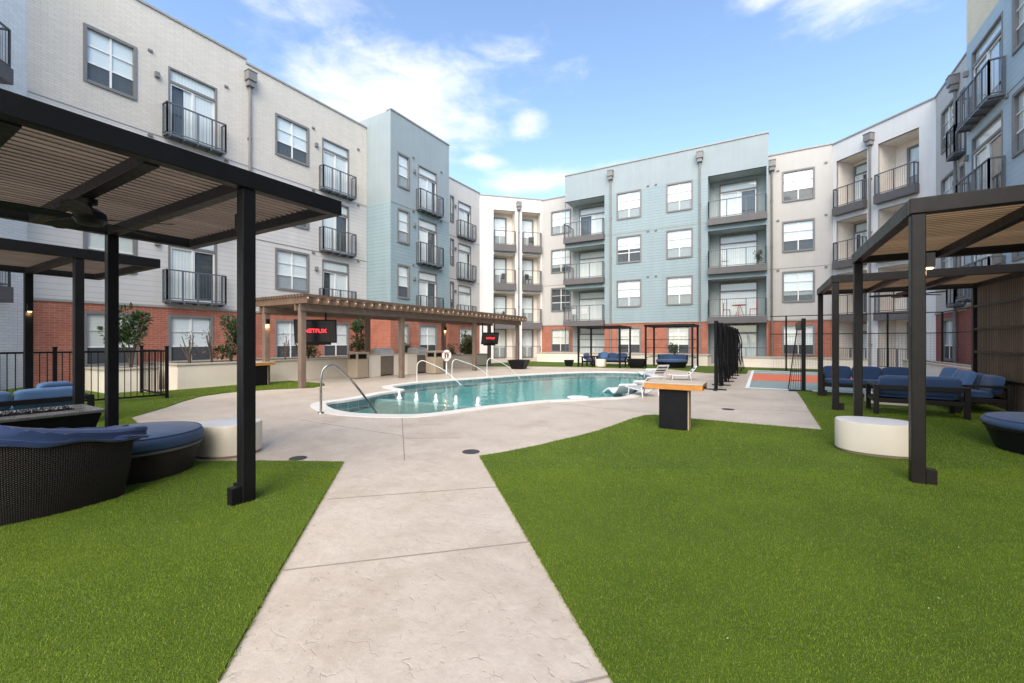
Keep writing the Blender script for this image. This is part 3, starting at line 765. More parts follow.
# sport court
M['court_grey'] = plain('court grey green', (.24,.30,.29), .75, .08, 3); M['court_orange'] = plain('court orange', (.66,.16,.08), .75, .08, 3); M['white_paint'] = plain('white paint', (.78,.78,.76), .7, .05, 3)
cx0, cx1, cy0, cy1 = -.45, 6.2, 14.45, 23.3
o = MB().box(cx0, cx1, cy0, cy1, .002, .020).build('sport_court', M['court_grey']); o['kind'] = 'structure'
o = MB().box(cx0+.1, cx1-.1, 17.4, 20.9, .0205, .0245).build('court_orange_band', M['court_orange']); o['kind'] = 'structure'
o = MB()
for b in ((cx0,cx0+.1,cy0,cy1),(cx1-.1,cx1,cy0,cy1),(cx0+.1,cx1-.1,cy0,cy0+.12),(cx0+.1,cx1-.1,cy1-.12,cy1),(cx0+.1,cx1-.1,21.9,21.98)): o.box(*b, .0205, .0250)
o = o.build('court_lines', M['white_paint']); o['kind'] = 'structure'

# ------------------------------------------------------------------ modern black pergolas
def slat_mat(name, a, b):
    m, nt, N, L, B = nodes(name)
    g = N.new('ShaderNodeNewGeometry')
    c = mixcol(nt, g.outputs['Random Per Island'], a, b)
    c = mixcol(nt, math2(nt, 'MULTIPLY', ramp(nt, noise_to(nt, 14, 6, .65, stretch=(.12,1,1)), .35, .7), .5), c, tuple(x*.55 for x in a))
    L.new(c, B.inputs['Base Color']); B.inputs['Roughness'].default_value = .55; return m
M['slat'] = slat_mat('brown slats', (.150,.112,.092), (.215,.162,.134)); M['slat_warm_lit'] = slat_mat('warm lit brown slats', (.25,.155,.088), (.36,.23,.135)); M['slat_dark'] = slat_mat('dark brown slats', (.12,.075,.045), (.19,.12,.075))  # warm light on the right roofs' undersides is put into the second brown
M['lamp_on'] = emit('lit lamp lens', (1,.50,.16), 3)
def lamp_light(name, loc, e, parent=None):
    l = bpy.data.lights.new(name, 'POINT'); l.energy = e; l.color = (1,.62,.3); l.shadow_soft_size = .03
    o = bpy.data.objects.new(name, l); COL.objects.link(o); o.location = loc
    if parent: o.parent = parent
    return o
def pergola(label, origin, rz, Lx, Ly, h, posts, rafters, metal, slat, brackets=(), fan=None, screen=None, wires=False, ps=.108, lamps=(), beam=.15, group='slatted metal pergolas', pitch=.098):
    t = thing('pergola', label, 'pergola', (*origin, 0), rz, group)
    for (x, y) in posts:
        p = MB().box(x-ps/2, x+ps/2, y-ps/2, y+ps/2, .0, h-beam-.002).build('post', metal, t, bevel=.008)
        for (bx, by) in brackets:
            b = MB().box(x+bx*(ps/2+.042)-.04, x+bx*(ps/2+.042)+.04, y+by*(ps/2+.042)-.04, y+by*(ps/2+.042)+.04, .0, .16)
            for zz in (.04, .12): b.tube([(x+bx*(ps/2+.042)-.045, y+by*(ps/2+.042)-.02, zz),(x+bx*(ps/2+.042)+.045, y+by*(ps/2+.042)-.02, zz)], .008, 8)
            b.build('foot_bracket', metal, p, bevel=.004)
    f = MB(); w = .11
    x0, x1 = -w/2-.015, Lx+w/2+.015; y0, y1 = -w/2-.015, Ly+w/2+.015
    f.box(x0, x1, y0, y0+w, h-beam, h); f.box(x0, x1, y1-w, y1, h-beam, h); f.box(x0, x0+w, y0+w, y1-w, h-beam+.001, h-.001); f.box(x1-w, x1, y0+w, y1-w, h-beam+.001, h-.001)
    f.build('roof_frame', metal, t, bevel=.006)
    for r in rafters: MB().box(r-.05, r+.05, y0+w+.001, y1-w-.001, h-beam-.01, h-.062).build('rafter', metal, t, bevel=.005)
    s = MB(); n = int((y1-y0-2*w)/pitch)
    for k in range(n):
        y = y0+w+.02+k*pitch; s.box(x0+w+.002, x1-w-.002, y, y+.036, h-.056, h-.008)
    s.build('slats', slat, t)
    if fan:
        fx, fy = fan; zz = h-beam-.01
        m = MB().tube([(fx,fy,zz),(fx,fy,zz-.10)], .018, 8); 
        m.lathe([(.0,zz-.005),(.055,zz-.005),(.05,zz-.05),(0,zz-.05)], 16, (fx,fy)); m.lathe([(0,zz-.09),(.06,zz-.095),(.11,zz-.13),(.12,zz-.19),(.09,zz-.235),(0,zz-.245)], 24, (fx,fy))
        fo = m.build('ceiling_fan', metal, t, smooth=True)
        for k in range(5):
            a = 2*math.pi*k/5+.5; d = Vector((math.cos(a), math.sin(a), 0)); e = Vector((-d.y, d.x, 0)); c = Vector((fx,fy,zz-.185))
            b = MB(); pts = []
            for rr, ww in ((.12,.035),(.2,.055),(.4,.075),(.58,.07),(.64,.045)):
                for sg in (-1, 1):
                    for tz in (-.004, .004): pts.append(c+d*rr+e*(sg*ww)+Vector((0,0,sg*ww*.22+tz)))
            fs = []
            for i in range(4):
                q_ = i*4; fs += [(q_+1,q_+3,q_+7,q_+5),(q_,q_+4,q_+6,q_+2),(q_,q_+1,q_+5,q_+4),(q_+2,q_+6,q_+7,q_+3)]
            fs += [(0,2,3,1),(16,17,19,18)]; b.add(pts, fs); b.build('fan_blade', metal, fo)
    if screen:
        x, ya, yb = screen; m = MB()
        n = int((yb-ya-.14)/.075)
        for k in range(n):
            y = ya+.09+k*.075; m.box(x-.015, x+.015, y, y+.036, .08, h-beam-.01)
        sc = m.build('screen', M['slat_dark'], t); m = MB()
        for z in (.6, 1.15, 1.65, 2.15): m.box(x-.05, x-.018, ya+.072, yb-.072, z, z+.05)
        m.build('screen_rail', metal, sc)
    if wires:
        m = MB()
        for z in (.55, 1.05, 1.5): 
            m.bar((0,Ly,z),(Lx,Ly,z),.03,.03); m.bar((0,0.07,z),(0,Ly-.07,z),.03,.03); m.bar((Lx,.07,z),(Lx,Ly-.07,z),.03,.03)
        m.build('side_rails', metal, t)
    for (x, y, z) in lamps:
        l = MB().box(x-.035, x+.035, y-.035, y+.035, z, z+.14).build('post_lamp', metal, t, bevel=.004)
        MB().tube([(x,y,z-.001),(x,y,z-.012)], .026, 12).build('lens', M['lamp_on'], l)
        lamp_light('post_lamp_light', (x, y, z-.04), .35, l)
    return t
# left near : slats run along world Y
XP = -3.87
pergola('large black pergola with a ceiling fan and brown slats at the near left', (XP, -2.7), R(90), 5.55, 3.08, 2.87, [(4.7,0),(4.7,3.08),(.8,0),(.8,3.08)],
        [.9, 2.2, 3.36, 4.05, 4.7], M['black'], M['slat'], brackets=((0,1),(-1,0)), fan=(4.08,1.45), lamps=[(4.70,.090,2.38)])
pergola('smaller looking black pergola beyond the near left one, by the picket fence', (-8.9, -2.4), R(90), 5.5, 2.7, 2.8, [(4.58,0),(4.58,2.7),(.8,0),(.8,2.7)],
        [.9, 2.2, 3.5, 4.58], M['black'], M['slat'], brackets=((0,1),), fan=(3.3,1.3), lamps=[(4.58,.090,2.0),(4.58,2.61,1.95)])
pergola('brown metal pergola at the near right over the white drum table', (1.31, 5.63), 0, 2.75, 3.02, 2.8, [(0,0),(0,3.02),(2.75,0),(2.75,3.02)],
        [.95, 1.85], M['bronze'], M['slat_warm_lit'], brackets=((1,0),), lamps=[(.090,0,2.12)])
pergola('farther brown metal pergola over the blue sofas, with a slatted screen', (1.27, 10.75), 0, 2.8, 2.6, 2.74, [(0,0),(0,2.6),(2.8,0),(2.8,2.6)],
        [.95, 1.85], M['bronze'], M['slat_warm_lit'], brackets=((1,0),), fan=(1.4,1.3), screen=(2.8,0,2.6))
def cabana(label, x0, x1, y0, y1, h):
    return pergola(label, (x0, y0), 0, x1-x0, y1-y0, h, [(0,0),(x1-x0,0),(0,y1-y0),(x1-x0,y1-y0)], [(x1-x0)/2], M['black'], M['slat'], wires=True, ps=.09, beam=.12, group='black cabanas beyond the pool')
cabana('low black cabana with blue sofas, left of two beyond the pool', -8.75, -6.45, 22.0, 24.0, 2.25)
cabana('low black cabana with a single round blue daybed beyond the pool', -5.35, -3.05, 23.0, 25.0, 2.3)

# ------------------------------------------------------------------ wooden pergola
def wood_mat(name, a, b):
    m, nt, N, L, B = nodes(name)
    n = ramp(nt, noise_to(nt, 3, 5), .3, .7); g = N.new('ShaderNodeNewGeometry')
    c = mixcol(nt, n, a, b); c = mixcol(nt, math2(nt, 'MULTIPLY', g.outputs['Random Per Island'], .35), c, tuple(x*.6 for x in a))
    c = mixcol(nt, math2(nt, 'MULTIPLY', ramp(nt, noise_to(nt, 25, 6, .7, stretch=(1,1,.06)), .4, .7), .4), c, tuple(x*.5 for x in a))
    L.new(c, B.inputs['Base Color']); B.inputs['Roughness'].default_value = .75
    bump(nt, noise_to(nt, 30, 5, stretch=(1,1,.08)), .2, .01, B); return m
M['wood'] = wood_mat('weathered wood', (.165,.113,.085), (.225,.16,.122)); M['wood_dark'] = wood_mat('dark weathered wood', (.12,.072,.046), (.20,.128,.085))
M['bulb'] = plain('string bulb', (.55,.50,.42), .2)
XF, XK = -11.9, -13.8
wy = [7.8] + [yX(p, XF) for p in (401.6, 474, 517)]
wy = [yX(302, XF), yX(401.6, XF), yX(474.5, XF), yX(517.3, XF)]
t = thing('wooden_pergola', 'long weathered wooden pergola with string lights along the pool', 'pergola', (XF, wy[0], 0))
for y in wy:
    for x in (0, XK-XF):
        MB().box(x-.085, x+.085, y-wy[0]-.085, y-wy[0]+.085, 0, 2.5).build('post', M['wood'], t, bevel=.012)
Lw = wy[-1]-wy[0]
for x in (0, XK-XF):
    for s in (-1, 1):
        MB().box(x+s*.115-.025, x+s*.115+.025, -.16, Lw+.2, 2.32, 2.52).build('beam', M['wood'], t, bevel=.008)
y = -.14
while y < Lw+.2:
    MB().box(XK-XF-.62-random.uniform(0,.06), .48+random.uniform(0,.10), y-.036, y+.036, 2.522, 2.70+random.uniform(0,.012)).build('rafter', M['wood_dark'], t, bevel=.006); y += .34
m = MB(); x = XK-XF-.55
while x < .42: m.box(x-.03, x+.03, -.25, Lw+.28, 2.716, 2.80); x += .15
m.build('purlins', M['wood_dark'], t)
m = MB()
pts = [(.60, -.2+(Lw+.4)*i/80, 2.70-.06*abs(math.sin(i*math.pi/8))) for i in range(81)]
m.tube(pts, .006, 5); sl_ = m.build('string_light', M['black'], t)
m = MB()
for p in pts[::2]: m.lathe([(0,p[2]-.07),(.014,p[2]-.06),(.019,p[2]-.045),(.015,p[2]-.012),(0,p[2]-.01)], 8, (p[0],p[1]))
m.build('bulb', M['bulb'], sl_, smooth=True)
def wpost_lamp(x, y):
    l = MB().box(x-.04, x+.04, y-.04, y+.04, 1.95, 2.12).build('post_lamp', M['black'], t, bevel=.004)
    MB().tube([(x,y,1.949),(x,y,1.93)], .028, 10).build('lens', M['lamp_on'], l); lamp_light('post_lamp_light', (x,y,1.9), 1.2, l)
wpost_lamp(XK-XF+.127, -.02); wpost_lamp(XK-XF+.127, wy[2]-wy[0]-.0)

# televisions hanging from the wooden pergola
M['screen_tv'] = plain('television screen', (.008,.008,.010), .18, .1); M['red_txt'] = emit('lit red letters', (.85,.02,.03), 1.1)
def tv(label, loc, rz, tilt, w=1.22, h=.70, txt='NETFLIX', arm=.55):
    t = thing('television', label, 'television', loc, rz, 'televisions hung under the wooden pergola')
    Rm = Matrix.Rotation(tilt, 4, 'X')
    def tr(mb):
        mb.v = [tuple(Rm @ Vector(p)) for p in mb.v]; return mb
    tr(MB().box(-w/2, w/2, -.04, .06, -h/2, h/2)).build('housing', M['black'], t, bevel=.012)
    tr(MB().box(-w/2+.03, w/2-.03, -.047, -.0402, -h/2+.04, h/2-.03)).build('display', M['screen_tv'], t)
    tr(MB().box(-w*.36, w*.36, -.03, .05, -h/2-.07, -h/2-.002)).build('sound_bar', M['black'], t, bevel=.01)
    c = bpy.data.curves.new('txt', 'FONT'); c.body = txt; c.size = .27; c.align_x = 'CENTER'; c.align_y = 'CENTER'; c.extrude = .001; c.offset = .003
    tmp = bpy.data.objects.new('tmp', c); COL.objects.link(tmp); dg = bpy.context.evaluated_depsgraph_get()
    me = bpy.data.meshes.new_from_object(tmp.evaluated_get(dg)); bpy.data.objects.remove(tmp)
    bb = [v.co.x for v in me.vertices]; k = (w*.52)/(max(bb)-min(bb))
    for v in me.vertices:
        x_, z_ = v.co.x*k, v.co.y*k*1.0
        v.co = Rm @ Vector((x_, -.0485-v.co.z*.5, z_+.02))
    o = bpy.data.objects.new('lettering', me); COL.objects.link(o); o.parent = t; me.materials.clear(); me.materials.append(M['red_txt'])
    b = MB()
    for x in (-.38, .30): b.bar((x,.12,-.05),(x,.12,h/2+arm),.05,.05); b.bar((x,.05,0),(x,.12,0),.05,.05)
    b.bar((-.38,.12,.1),(.30,.12,.1),.04,.04)
    b.build('hanger', M['black'], t)
    return t
pa = (-12.85, 8.85); tv('large hanging television with red lettering at the near end of the wooden pergola', (*pa, 1.74), R(48), R(12), w=1.3, h=.78)
tv('small looking hanging television with red lettering at the far end of the wooden pergola', (-12.3, 18.55, 1.56), R(60), R(14), w=.95, h=.62)

# ------------------------------------------------------------------ planter walls, fences
M['stucco'] = plain('cream stucco', (.74,.665,.565), .8, .06, 1.2, bstr=.15, bscale=80); M['soil'] = plain('soil', (.06,.045,.035), .95, .3, 8, bstr=.6, bscale=30)
M['wallcap'] = plain('stone cap', (.42,.37,.31), .8, .1)
def planter(label, x0, x1, y0, y1, h, th=.22):
    t = thing('planter_wall', label, 'planter wall', (x0, y0, 0)); a, b = x1-x0, y1-y0
    m = MB(); m.box(0,a,0,th,-.05,h); m.box(0,a,b-th,b,-.05,h); m.box(0,th,th,b-th,-.05,h); m.box(a-th,a,th,b-th,-.05,h); m.build('wall', M['stucco'], t, bevel=.008)
    c = MB(); e = .03; c.box(-e,a+e,-e,th+e,h,h+.05); c.box(-e,a+e,b-th-e,b+e,h,h+.05); c.box(-e,th+e,th+e,b-th-e,h,h+.05); c.box(a-th-e,a+e,th+e,b-th-e,h,h+.05); c.build('cap', M['wallcap'], t, bevel=.006)
    MB().quad((th,th,h-.08),(a-th,th,h-.08),(a-th,b-th,h-.08),(th,b-th,h-.08)).build('soil', M['soil'], t)
    return t
planter('long cream planter wall along the left, behind the wooden pergola', -17.0, -14.5, 5.6, 16.3, .70)
planter('short cream planter wall ending by the picket gate on the left', -16.6, -15.0, 4.2, 5.35, .62)
planter('cream planter wall in front of the blue bay, behind the far pergola posts', -16.6, -14.3, 16.6, 21.6, .62)
planter('low white planter wall behind the black cabanas', -13.6, -2.7, 26.4, 28.4, .58)
planter('low white planter wall behind the sport court', -1.6, 4.4, 26.5, 28.2, .5)
planter('low cream planter wall at the right behind the blue sofas', 5.5, 6.35, 14.6, 25.8, .52)
def picket(label, path, h=1.2, pick=.11):
    t = thing('picket_fence', label, 'fence', (*path[0], 0)); o = Vector((*path[0], 0)); up = Vector((0,0,1))
    for (p, q_) in zip(path[:-1], path[1:]):
        P, Q = Vector((*p,0))-o, Vector((*q_,0))-o; Ln = (Q-P).length; m = MB()
        for z in (.10, h-.03): m.bar(P+up*z, Q+up*z, .03, .04)
        n = round(Ln/pick)
        for i in range(1, n): m.tube([P.lerp(Q,i/n)+up*.1, P.lerp(Q,i/n)+up*(h-.03)], .0085, 6)
        m.build('panel', M['black'], t)
        n = max(1, round(Ln/1.8))
        for i in range(n+1):
            if i == 0 and p != path[0]: continue
            e = P.lerp(Q, i/n); m = MB(); m.bar(e, e+up*(h+.06), .06, .06); m.bar(e+up*(h+.06), e+up*(h+.09), .075, .075); m.build('post', M['black'], t)
    return t
picket('black metal picket fence with a gate panel at the left', [(-14.4,4.75),(-12.55,4.63),(-12.9,2.8),(-13.1,-3)])
def ball_fence():
    t = thing('ball_fence', 'tall thin black wire fence round the sport court', 'fence', (-.6, 23.8, 0)); m = MB()
    xs = [-.6-(-.6), 1.55+.6, 3.7+.6, 6.6]
    for x in (1.55, 3.4, 5.2, 6.9): MB().tube([(x,0,0),(x,0,2.62)], .035, 8).build('post', M['black'], t, smooth=True)
    for y in (-3, -6, -8.4): MB().tube([(6.9,y,0),(6.9,y,2.62)], .035, 8).build('post', M['black'], t, smooth=True)
    for z in (.05, 1.75, 2.6): m.tube([(.9,0,z),(6.9,0,z)], .022, 6); m.tube([(6.9,0,z),(6.9,-8.4,z)], .022, 6)
    m.build('rail', M['black'], t)
    w = MB()
    for k in range(9,62): w.box(k*.11+.05, k*.11+.054, -.002, .002, .06, 1.74)
    for k in range(15): w.box(.92, 6.88, -.002, .002, .1+k*.11, .1035+k*.11)
    w.build('wire_mesh', M['black'], t)
ball_fence()
# row of black net frames at the court edge
def net_panel(mb, p, q_, h, n, mh, sag=0):
    P, Q = Vector((*p,0)), Vector((*q_,0)); up = Vector((0,0,1))
    for i in range(n+1):
        e = P.lerp(Q, i/n); s = sag*math.sin(math.pi*i/n); mb.bar(e+up*.12, e+up*(h-.06-s), .007, .007)
    for k in range(mh+1):
        z = .12+(h-.18)*k/mh; mb.bar(P+up*z, Q+up*z, .007, .007)
t = thing('net_row', 'row of black posts on flat feet carrying gathered black net beside the court', 'ball net', (*gnd(716,390), 0))
g0 = gnd(716,390); g1 = (g0[0]+.12, gnd(741,371.5)[1]); n = 6; 
PS = [(Vector(g1)-Vector(g0))*(i/n) for i in range(n+1)]
m = MB()
for i, p in enumerate(PS):
    f = MB(); f.tube([(p.x,p.y,0),(p.x,p.y,2.0)], .05, 10); f.build('post', M['black'], t, smooth=True)
    f = MB(); f.box(p.x-.27, p.x+.27, p.y-.04, p.y+.04, .001, .03); f.box(p.x-.05, p.x+.05, p.y-.3, p.y-.041, .001, .03); f.build('foot', M['black'], t)
for a, b in zip(PS[:-1], PS[1:]):
    m.bar((a.x,a.y,1.96),(b.x,b.y,1.96),.04,.04); net_panel(m, a, b, 1.95, 16, 20)
for i, p in enumerate(PS):
    rg_ = random.Random(i)
    for k in range(5):
        x0_, y0_ = p.x+rg_.uniform(.02,.20)*(.5+.12*i), p.y+rg_.uniform(.02,.35); x1_ = x0_+rg_.uniform(-.02,.14)
        m.tube(curve_pts([(p.x+.03,y0_,1.94),(x0_,y0_,1.4),(x0_+rg_.uniform(-.04,.05),y0_,.8),(x1_,y0_+rg_.uniform(-.1,.1),.10)],4), .012, 5)
m.build('net', M['black'], t)
gx, gy = gnd(803.5,391.5)
t = thing('rebound_net', 'leaning black net on a single thick post at the near edge of the court', 'ball net', (gx, gy, 0))
MB().box(-.05,.05,-.05,.05,.0,2.05).build('post', M['black'], t, bevel=.01)
MB().box(-.35,.2,-.12,.12,.001,.035).build('foot', M['black'], t)
m = MB(); m.tube([(-.13,0,1.95),(-.36,-.03,.04)], .014, 6); m.tube([(-.05,0,1.95),(-.13,0,1.95)], .014, 6)
for z in (.3,.55,1.1): m.tube([(-.05,0,z),(-.13-.23*(1.95-z)/1.91,-.02,z)], .008, 5)
for k in range(5): m.tube([(-.065-.014*k,0,1.93),(-.07-.06*k,-.01,.06)], .005, 5)
m.build('net', M['black'], t)
MB().box(-.19,-.052,-.03,.03,1.72,1.93).build('net_bag', plain('olive bag', (.05,.05,.035), .8), t, bevel=.02)

# ------------------------------------------------------------------ tables and seating
M['drum'] = plain('white composite drum', (.64,.565,.45), .45, .04, 2, bstr=.05, bscale=30)
M['drum_top'] = plain('white drum top', (.74,.72,.69), .35, .03, 2)
M['plinth'] = plain('drum plinth', (.30,.22,.14), .6)
def drum(label, loc, rz, sx, sy, h, group='white oval drum tables'):
    t = thing('drum_table', label, 'drum table', loc, rz, group)
    MB().lathe([(0,.0),(.94,.0),(.94,.03)], 48, (0,0), sx, sy, power=2.3).build('plinth', M['plinth'], t, smooth=True)
    MB().lathe([(.93,.03),(1,.032),(1,h-.012),(.985,h-.001),(.96,h-.001)], 64, (0,0), sx, sy, power=2.3).build('side', M['drum'], t, smooth=True)
    MB().lathe([(.965,h-.004),(.962,h),(.90,h+.002),(0,h+.002)], 64, (0,0), sx, sy, power=2.3).build('top', M['drum_top'], t, smooth=True)
    return t
drum('white oval drum table on the right turf by the brown pergola post', (1.22, 6.90, .02), 0, .41, .33, .385)
drum('white oval drum table on the concrete left of the path', (-5.80, 2.78, .0), R(25), .37, .33, .385)
drum('low white drum table between the blue sofas under the far right pergola', (2.45, 12.2, .02), 0, .48, .36, .25)
drum('small white drum table among blue sofas in the left cabana', (-7.6, 22.35, .02), 0, .28, .28, .42)

def leather(name, col, rough):
    return plain(name, col, rough, .15, 5, bstr=.08, bscale=120)
def fabric(name, col):
    m, nt, N, L, B = nodes(name)
    n = ramp(nt, noise_to(nt, 2.2, 5), .3, .7)
    c = mixcol(nt, n, tuple(x*.82 for x in col), tuple(x*1.15 for x in col))
    L.new(c, B.inputs['Base Color']); B.inputs['Roughness'].default_value = .8; B.inputs['Sheen Weight'].default_value = .15
    b = bump(nt, noise_to(nt, 5, 4, .55), .22, .03, B); bump(nt, noise_to(nt, 260, 2), .2, .003, B, b); return m
M['navy'] = fabric('navy cover fabric', (.012,.034,.115)); M['blue_fab'] = fabric('blue cushion fabric', (.024,.058,.135)); M['lt_blue'] = fabric('washed blue cushion', (.055,.125,.26))
def wicker(name='black wicker', g=1.0):
    m, nt, N, L, B = nodes(name)
    tc = N.new('ShaderNodeTexCoord'); sp = N.new('ShaderNodeSeparateXYZ'); L.new(tc.outputs['Object'], sp.inputs[0])
    ang = math2(nt, 'ARCTAN2', sp.outputs[1], sp.outputs[0])
    u = math2(nt, 'MULTIPLY', ang, 84.0); v = math2(nt, 'MULTIPLY', sp.outputs[2], 60.0)
    fu = math2(nt, 'FLOOR', u); par = math2(nt, 'MULTIPLY', math2(nt, 'MODULO', math2(nt, 'ABSOLUTE', fu), 2.0), math.pi)
    w = math2(nt, 'ABSOLUTE', math2(nt, 'SINE', math2(nt, 'ADD', math2(nt, 'MULTIPLY', v, math.pi), math2(nt, 'MULTIPLY', par, .5))))
    ridge = math2(nt, 'ABSOLUTE', math2(nt, 'SINE', math2(nt, 'MULTIPLY', u, math.pi)))
    h = math2(nt, 'MULTIPLY', w, math2(nt, 'ADD', .3, math2(nt, 'MULTIPLY', ridge, .7)))
    n = ramp(nt, noise_to(nt, 6, 5), .3, .7)
    c = mixcol(nt, h, (.003,.0025,.0025), mixcol(nt, n, (.013*g,.0088*g,.007*g), (.022*g,.0155*g,.0125*g)))
    L.new(c, B.inputs['Base Color']); B.inputs['Roughness'].default_value = .5; B.inputs['Specular IOR Level'].default_value = .25
    bump(nt, h, .7, .008, B); return m
M['wicker'] = wicker(); M['wicker_lit'] = wicker('lit grey brown wicker', 3.6)  # second copy is lightened so its colour carries the weave's reflected light
def blob(mb, x0, x1, y0, y1, z0, z1, r=.05, puff=.03, nx=10, ny=8, tilt=None):
    """soft cushion: rounded box whose faces bulge"""
    cx, cy, cz = (x0+x1)/2, (y0+y1)/2, (z0+z1)/2; a, b, c = (x1-x0)/2, (y1-y0)/2, (z1-z0)/2
    n, k = 18, 12; vs = []; fs = []
    for i in range(k+1):
        ph = -math.pi/2+math.pi*i/k
        for j in range(n):
            th = 2*math.pi*j/n; e = .30
            f = lambda w: math.copysign(abs(w)**e, w)
            p = Vector((a*f(math.cos(ph))*f(math.cos(th)), b*f(math.cos(ph))*f(math.sin(th)), c*f(math.sin(ph))))
            u, v, w_ = p.x/a, p.y/b, p.z/c
            p.z += math.copysign(puff*(1-u*u)*(1-v*v), w_) if abs(w_) > .5 else 0
            if tilt: p = tilt @ p
            vs.append((cx+p.x, cy+p.y, cz+p.z))
    for i in range(k):
        for j in range(n): fs.append((i*n+j, i*n+(j+1)%n, (i+1)*n+(j+1)%n, (i+1)*n+j))
    mb.add(vs, fs); return mb
def sofa(label, loc, rz, w=1.5, d=.8, frame='black', fab='blue_fab', backs=2, pillows=(), group='dark framed blue sofas'):
    """faces local -Y; back at y=+d/2"""
    t = thing('outdoor_sofa', label, 'sofa', loc, rz, group); fm = M[frame]; x0, x1, y0, y1 = -w/2, w/2, -d/2, d/2; s = .075
    for x in (x0, x1-s):
        for y in (y0, y1-s): MB().box(x, x+s, y, y+s, 0, .575).build('leg', fm, t, bevel=.006)
        MB().box(x, x+s, y0, y1, .577, .63).build('arm', fm, t, bevel=.006)
    m = MB(); m.box(x0+s+.001, x1-s-.001, y0+.005, y0+.055, .25, .345); m.box(x0+s+.001, x1-s-.001, y1-.055, y1-.005, .25, .345)
    m.box(x0+.012, x0+.06, y0+s+.001, y1-s-.001, .25, .345); m.box(x1-.06, x1-.012, y0+s+.001, y1-s-.001, .25, .345); m.box(x0+.06, x1-.06, y0+.055, y1-.055, .27, .30); m.build('seat_frame', fm, t, bevel=.005)
    m = MB(); m.box(x0+s+.001, x1-s-.001, y1-.06, y1-.008, .53, .628); m.build('back_rail', fm, t, bevel=.006)
    n = backs; ww = (w-2*s-.02)/n
    for k in range(n):
        a = x0+s+.01+k*ww
        blob(MB(), a+.004, a+ww-.004, y0+.0, y1-.2, .346, .47, puff=.02).build('seat_cushion', M[fab], t, smooth=True)
        blob(MB(), a+.004, a+ww-.004, y1-.235, y1-.07, .44, .82, puff=.02, tilt=Matrix.Rotation(R(-9),3,'X')).build('back_cushion', M[fab], t, smooth=True)
    for (px, py, pz, rzz, rx) in pillows:
        tl = Matrix.Rotation(rzz,3,'Z') @ Matrix.Rotation(rx,3,'X')
        blob(MB(), px-.21, px+.21, py-.07, py+.07, pz-.2, pz+.2, tilt=tl).build('throw_pillow', M['lt_blue'], t, smooth=True)
    t.scale = (1,1,.88)
    return t
sofa('dark framed two seat blue sofa seen from behind under the far right pergola', (2.5, 10.88+.05, .02), R(180), 1.32, .78, 'bronze')
sofa('dark framed blue sofa along the slatted screen, piled with light blue pillows', (3.58, 12.35, .02), R(-90), 1.95, .76, 'bronze', backs=3, pillows=[(-.62,-.05,.70,.2,-.3),(-.28,-.02,.68,-.2,-.35),(.1,.0,.68,.1,-.3)])
sofa('dark framed blue sofa facing the camera between court and far right pergola', (2.3, 13.85, .02), 0, 2.0, .78, 'bronze', backs=3)
sofa('dark framed blue sofa under the second black pergola by the picket fence', (-10.2, 1.7, .02), R(-90), 1.8, .8, 'black', fab='lt_blue', backs=2, pillows=[(-.5,-.0,.72,.2,-.3)]).scale = (1,1,.76)
sofa('blue two seat sofa at the back of the left cabana', (-7.35, 23.45, .02), 0, 1.85, .75, 'black', backs=3, pillows=[(-.4,-.05,.68,.1,-.3)])
sofa('blue armchair at the left side of the left cabana', (-8.33, 22.62, .02), R(90), .8, .66, 'black', backs=1)

# near-left round wicker sofa
C1 = (-5.95, 1.10)
t = thing('round_wicker_sofa', 'big curved black wicker sofa draped with a rumpled navy cover at the left edge', 'sofa', (*C1, .015))
a0, a1 = R(-146), R(22)
def rise(a, z): u = min(1, max(0, (a1-a)/1.0)); u = u*u*(3-2*u); return z if z < .4 else z+(-.055+.125*u)*(min(1,(z-.4)/.2))
m = MB(); m.lathe([(1.08,0),(1.16,.30),(1.19,.60),(1.13,.615),(1.07,.60),(1.03,.32)], 60, a0=a0, a1=a1)
for a in (a0, a1):
    pr = [(1.08,0),(1.16,.30),(1.19,.60),(1.13,.615),(1.07,.60),(1.03,.32),(1.0,0)]
    m.add([(r*math.cos(a), r*math.sin(a), z) for r, z in pr], [tuple(range(len(pr)))])
m.v = [(x, y, rise(math.atan2(y, x), z)) for x, y, z in m.v]
m.build('wicker_back', M['wicker'], t, smooth=True)
m = MB(); hs = [(1.02*math.cos(a0+(a1-a0)*i/30), 1.02*math.sin(a0+(a1-a0)*i/30)) for i in range(31)]
m.prism(hs, .0, .30); m.build('seat_base', M['wicker'], t)
m = MB(); hs = [(1.0*math.cos(a0+(a1-a0)*i/30), 1.0*math.sin(a0+(a1-a0)*i/30)) for i in range(31)]
m.prism(hs, .302, .43); m.build('seat_cushion', M['navy'], t, bevel=.03)
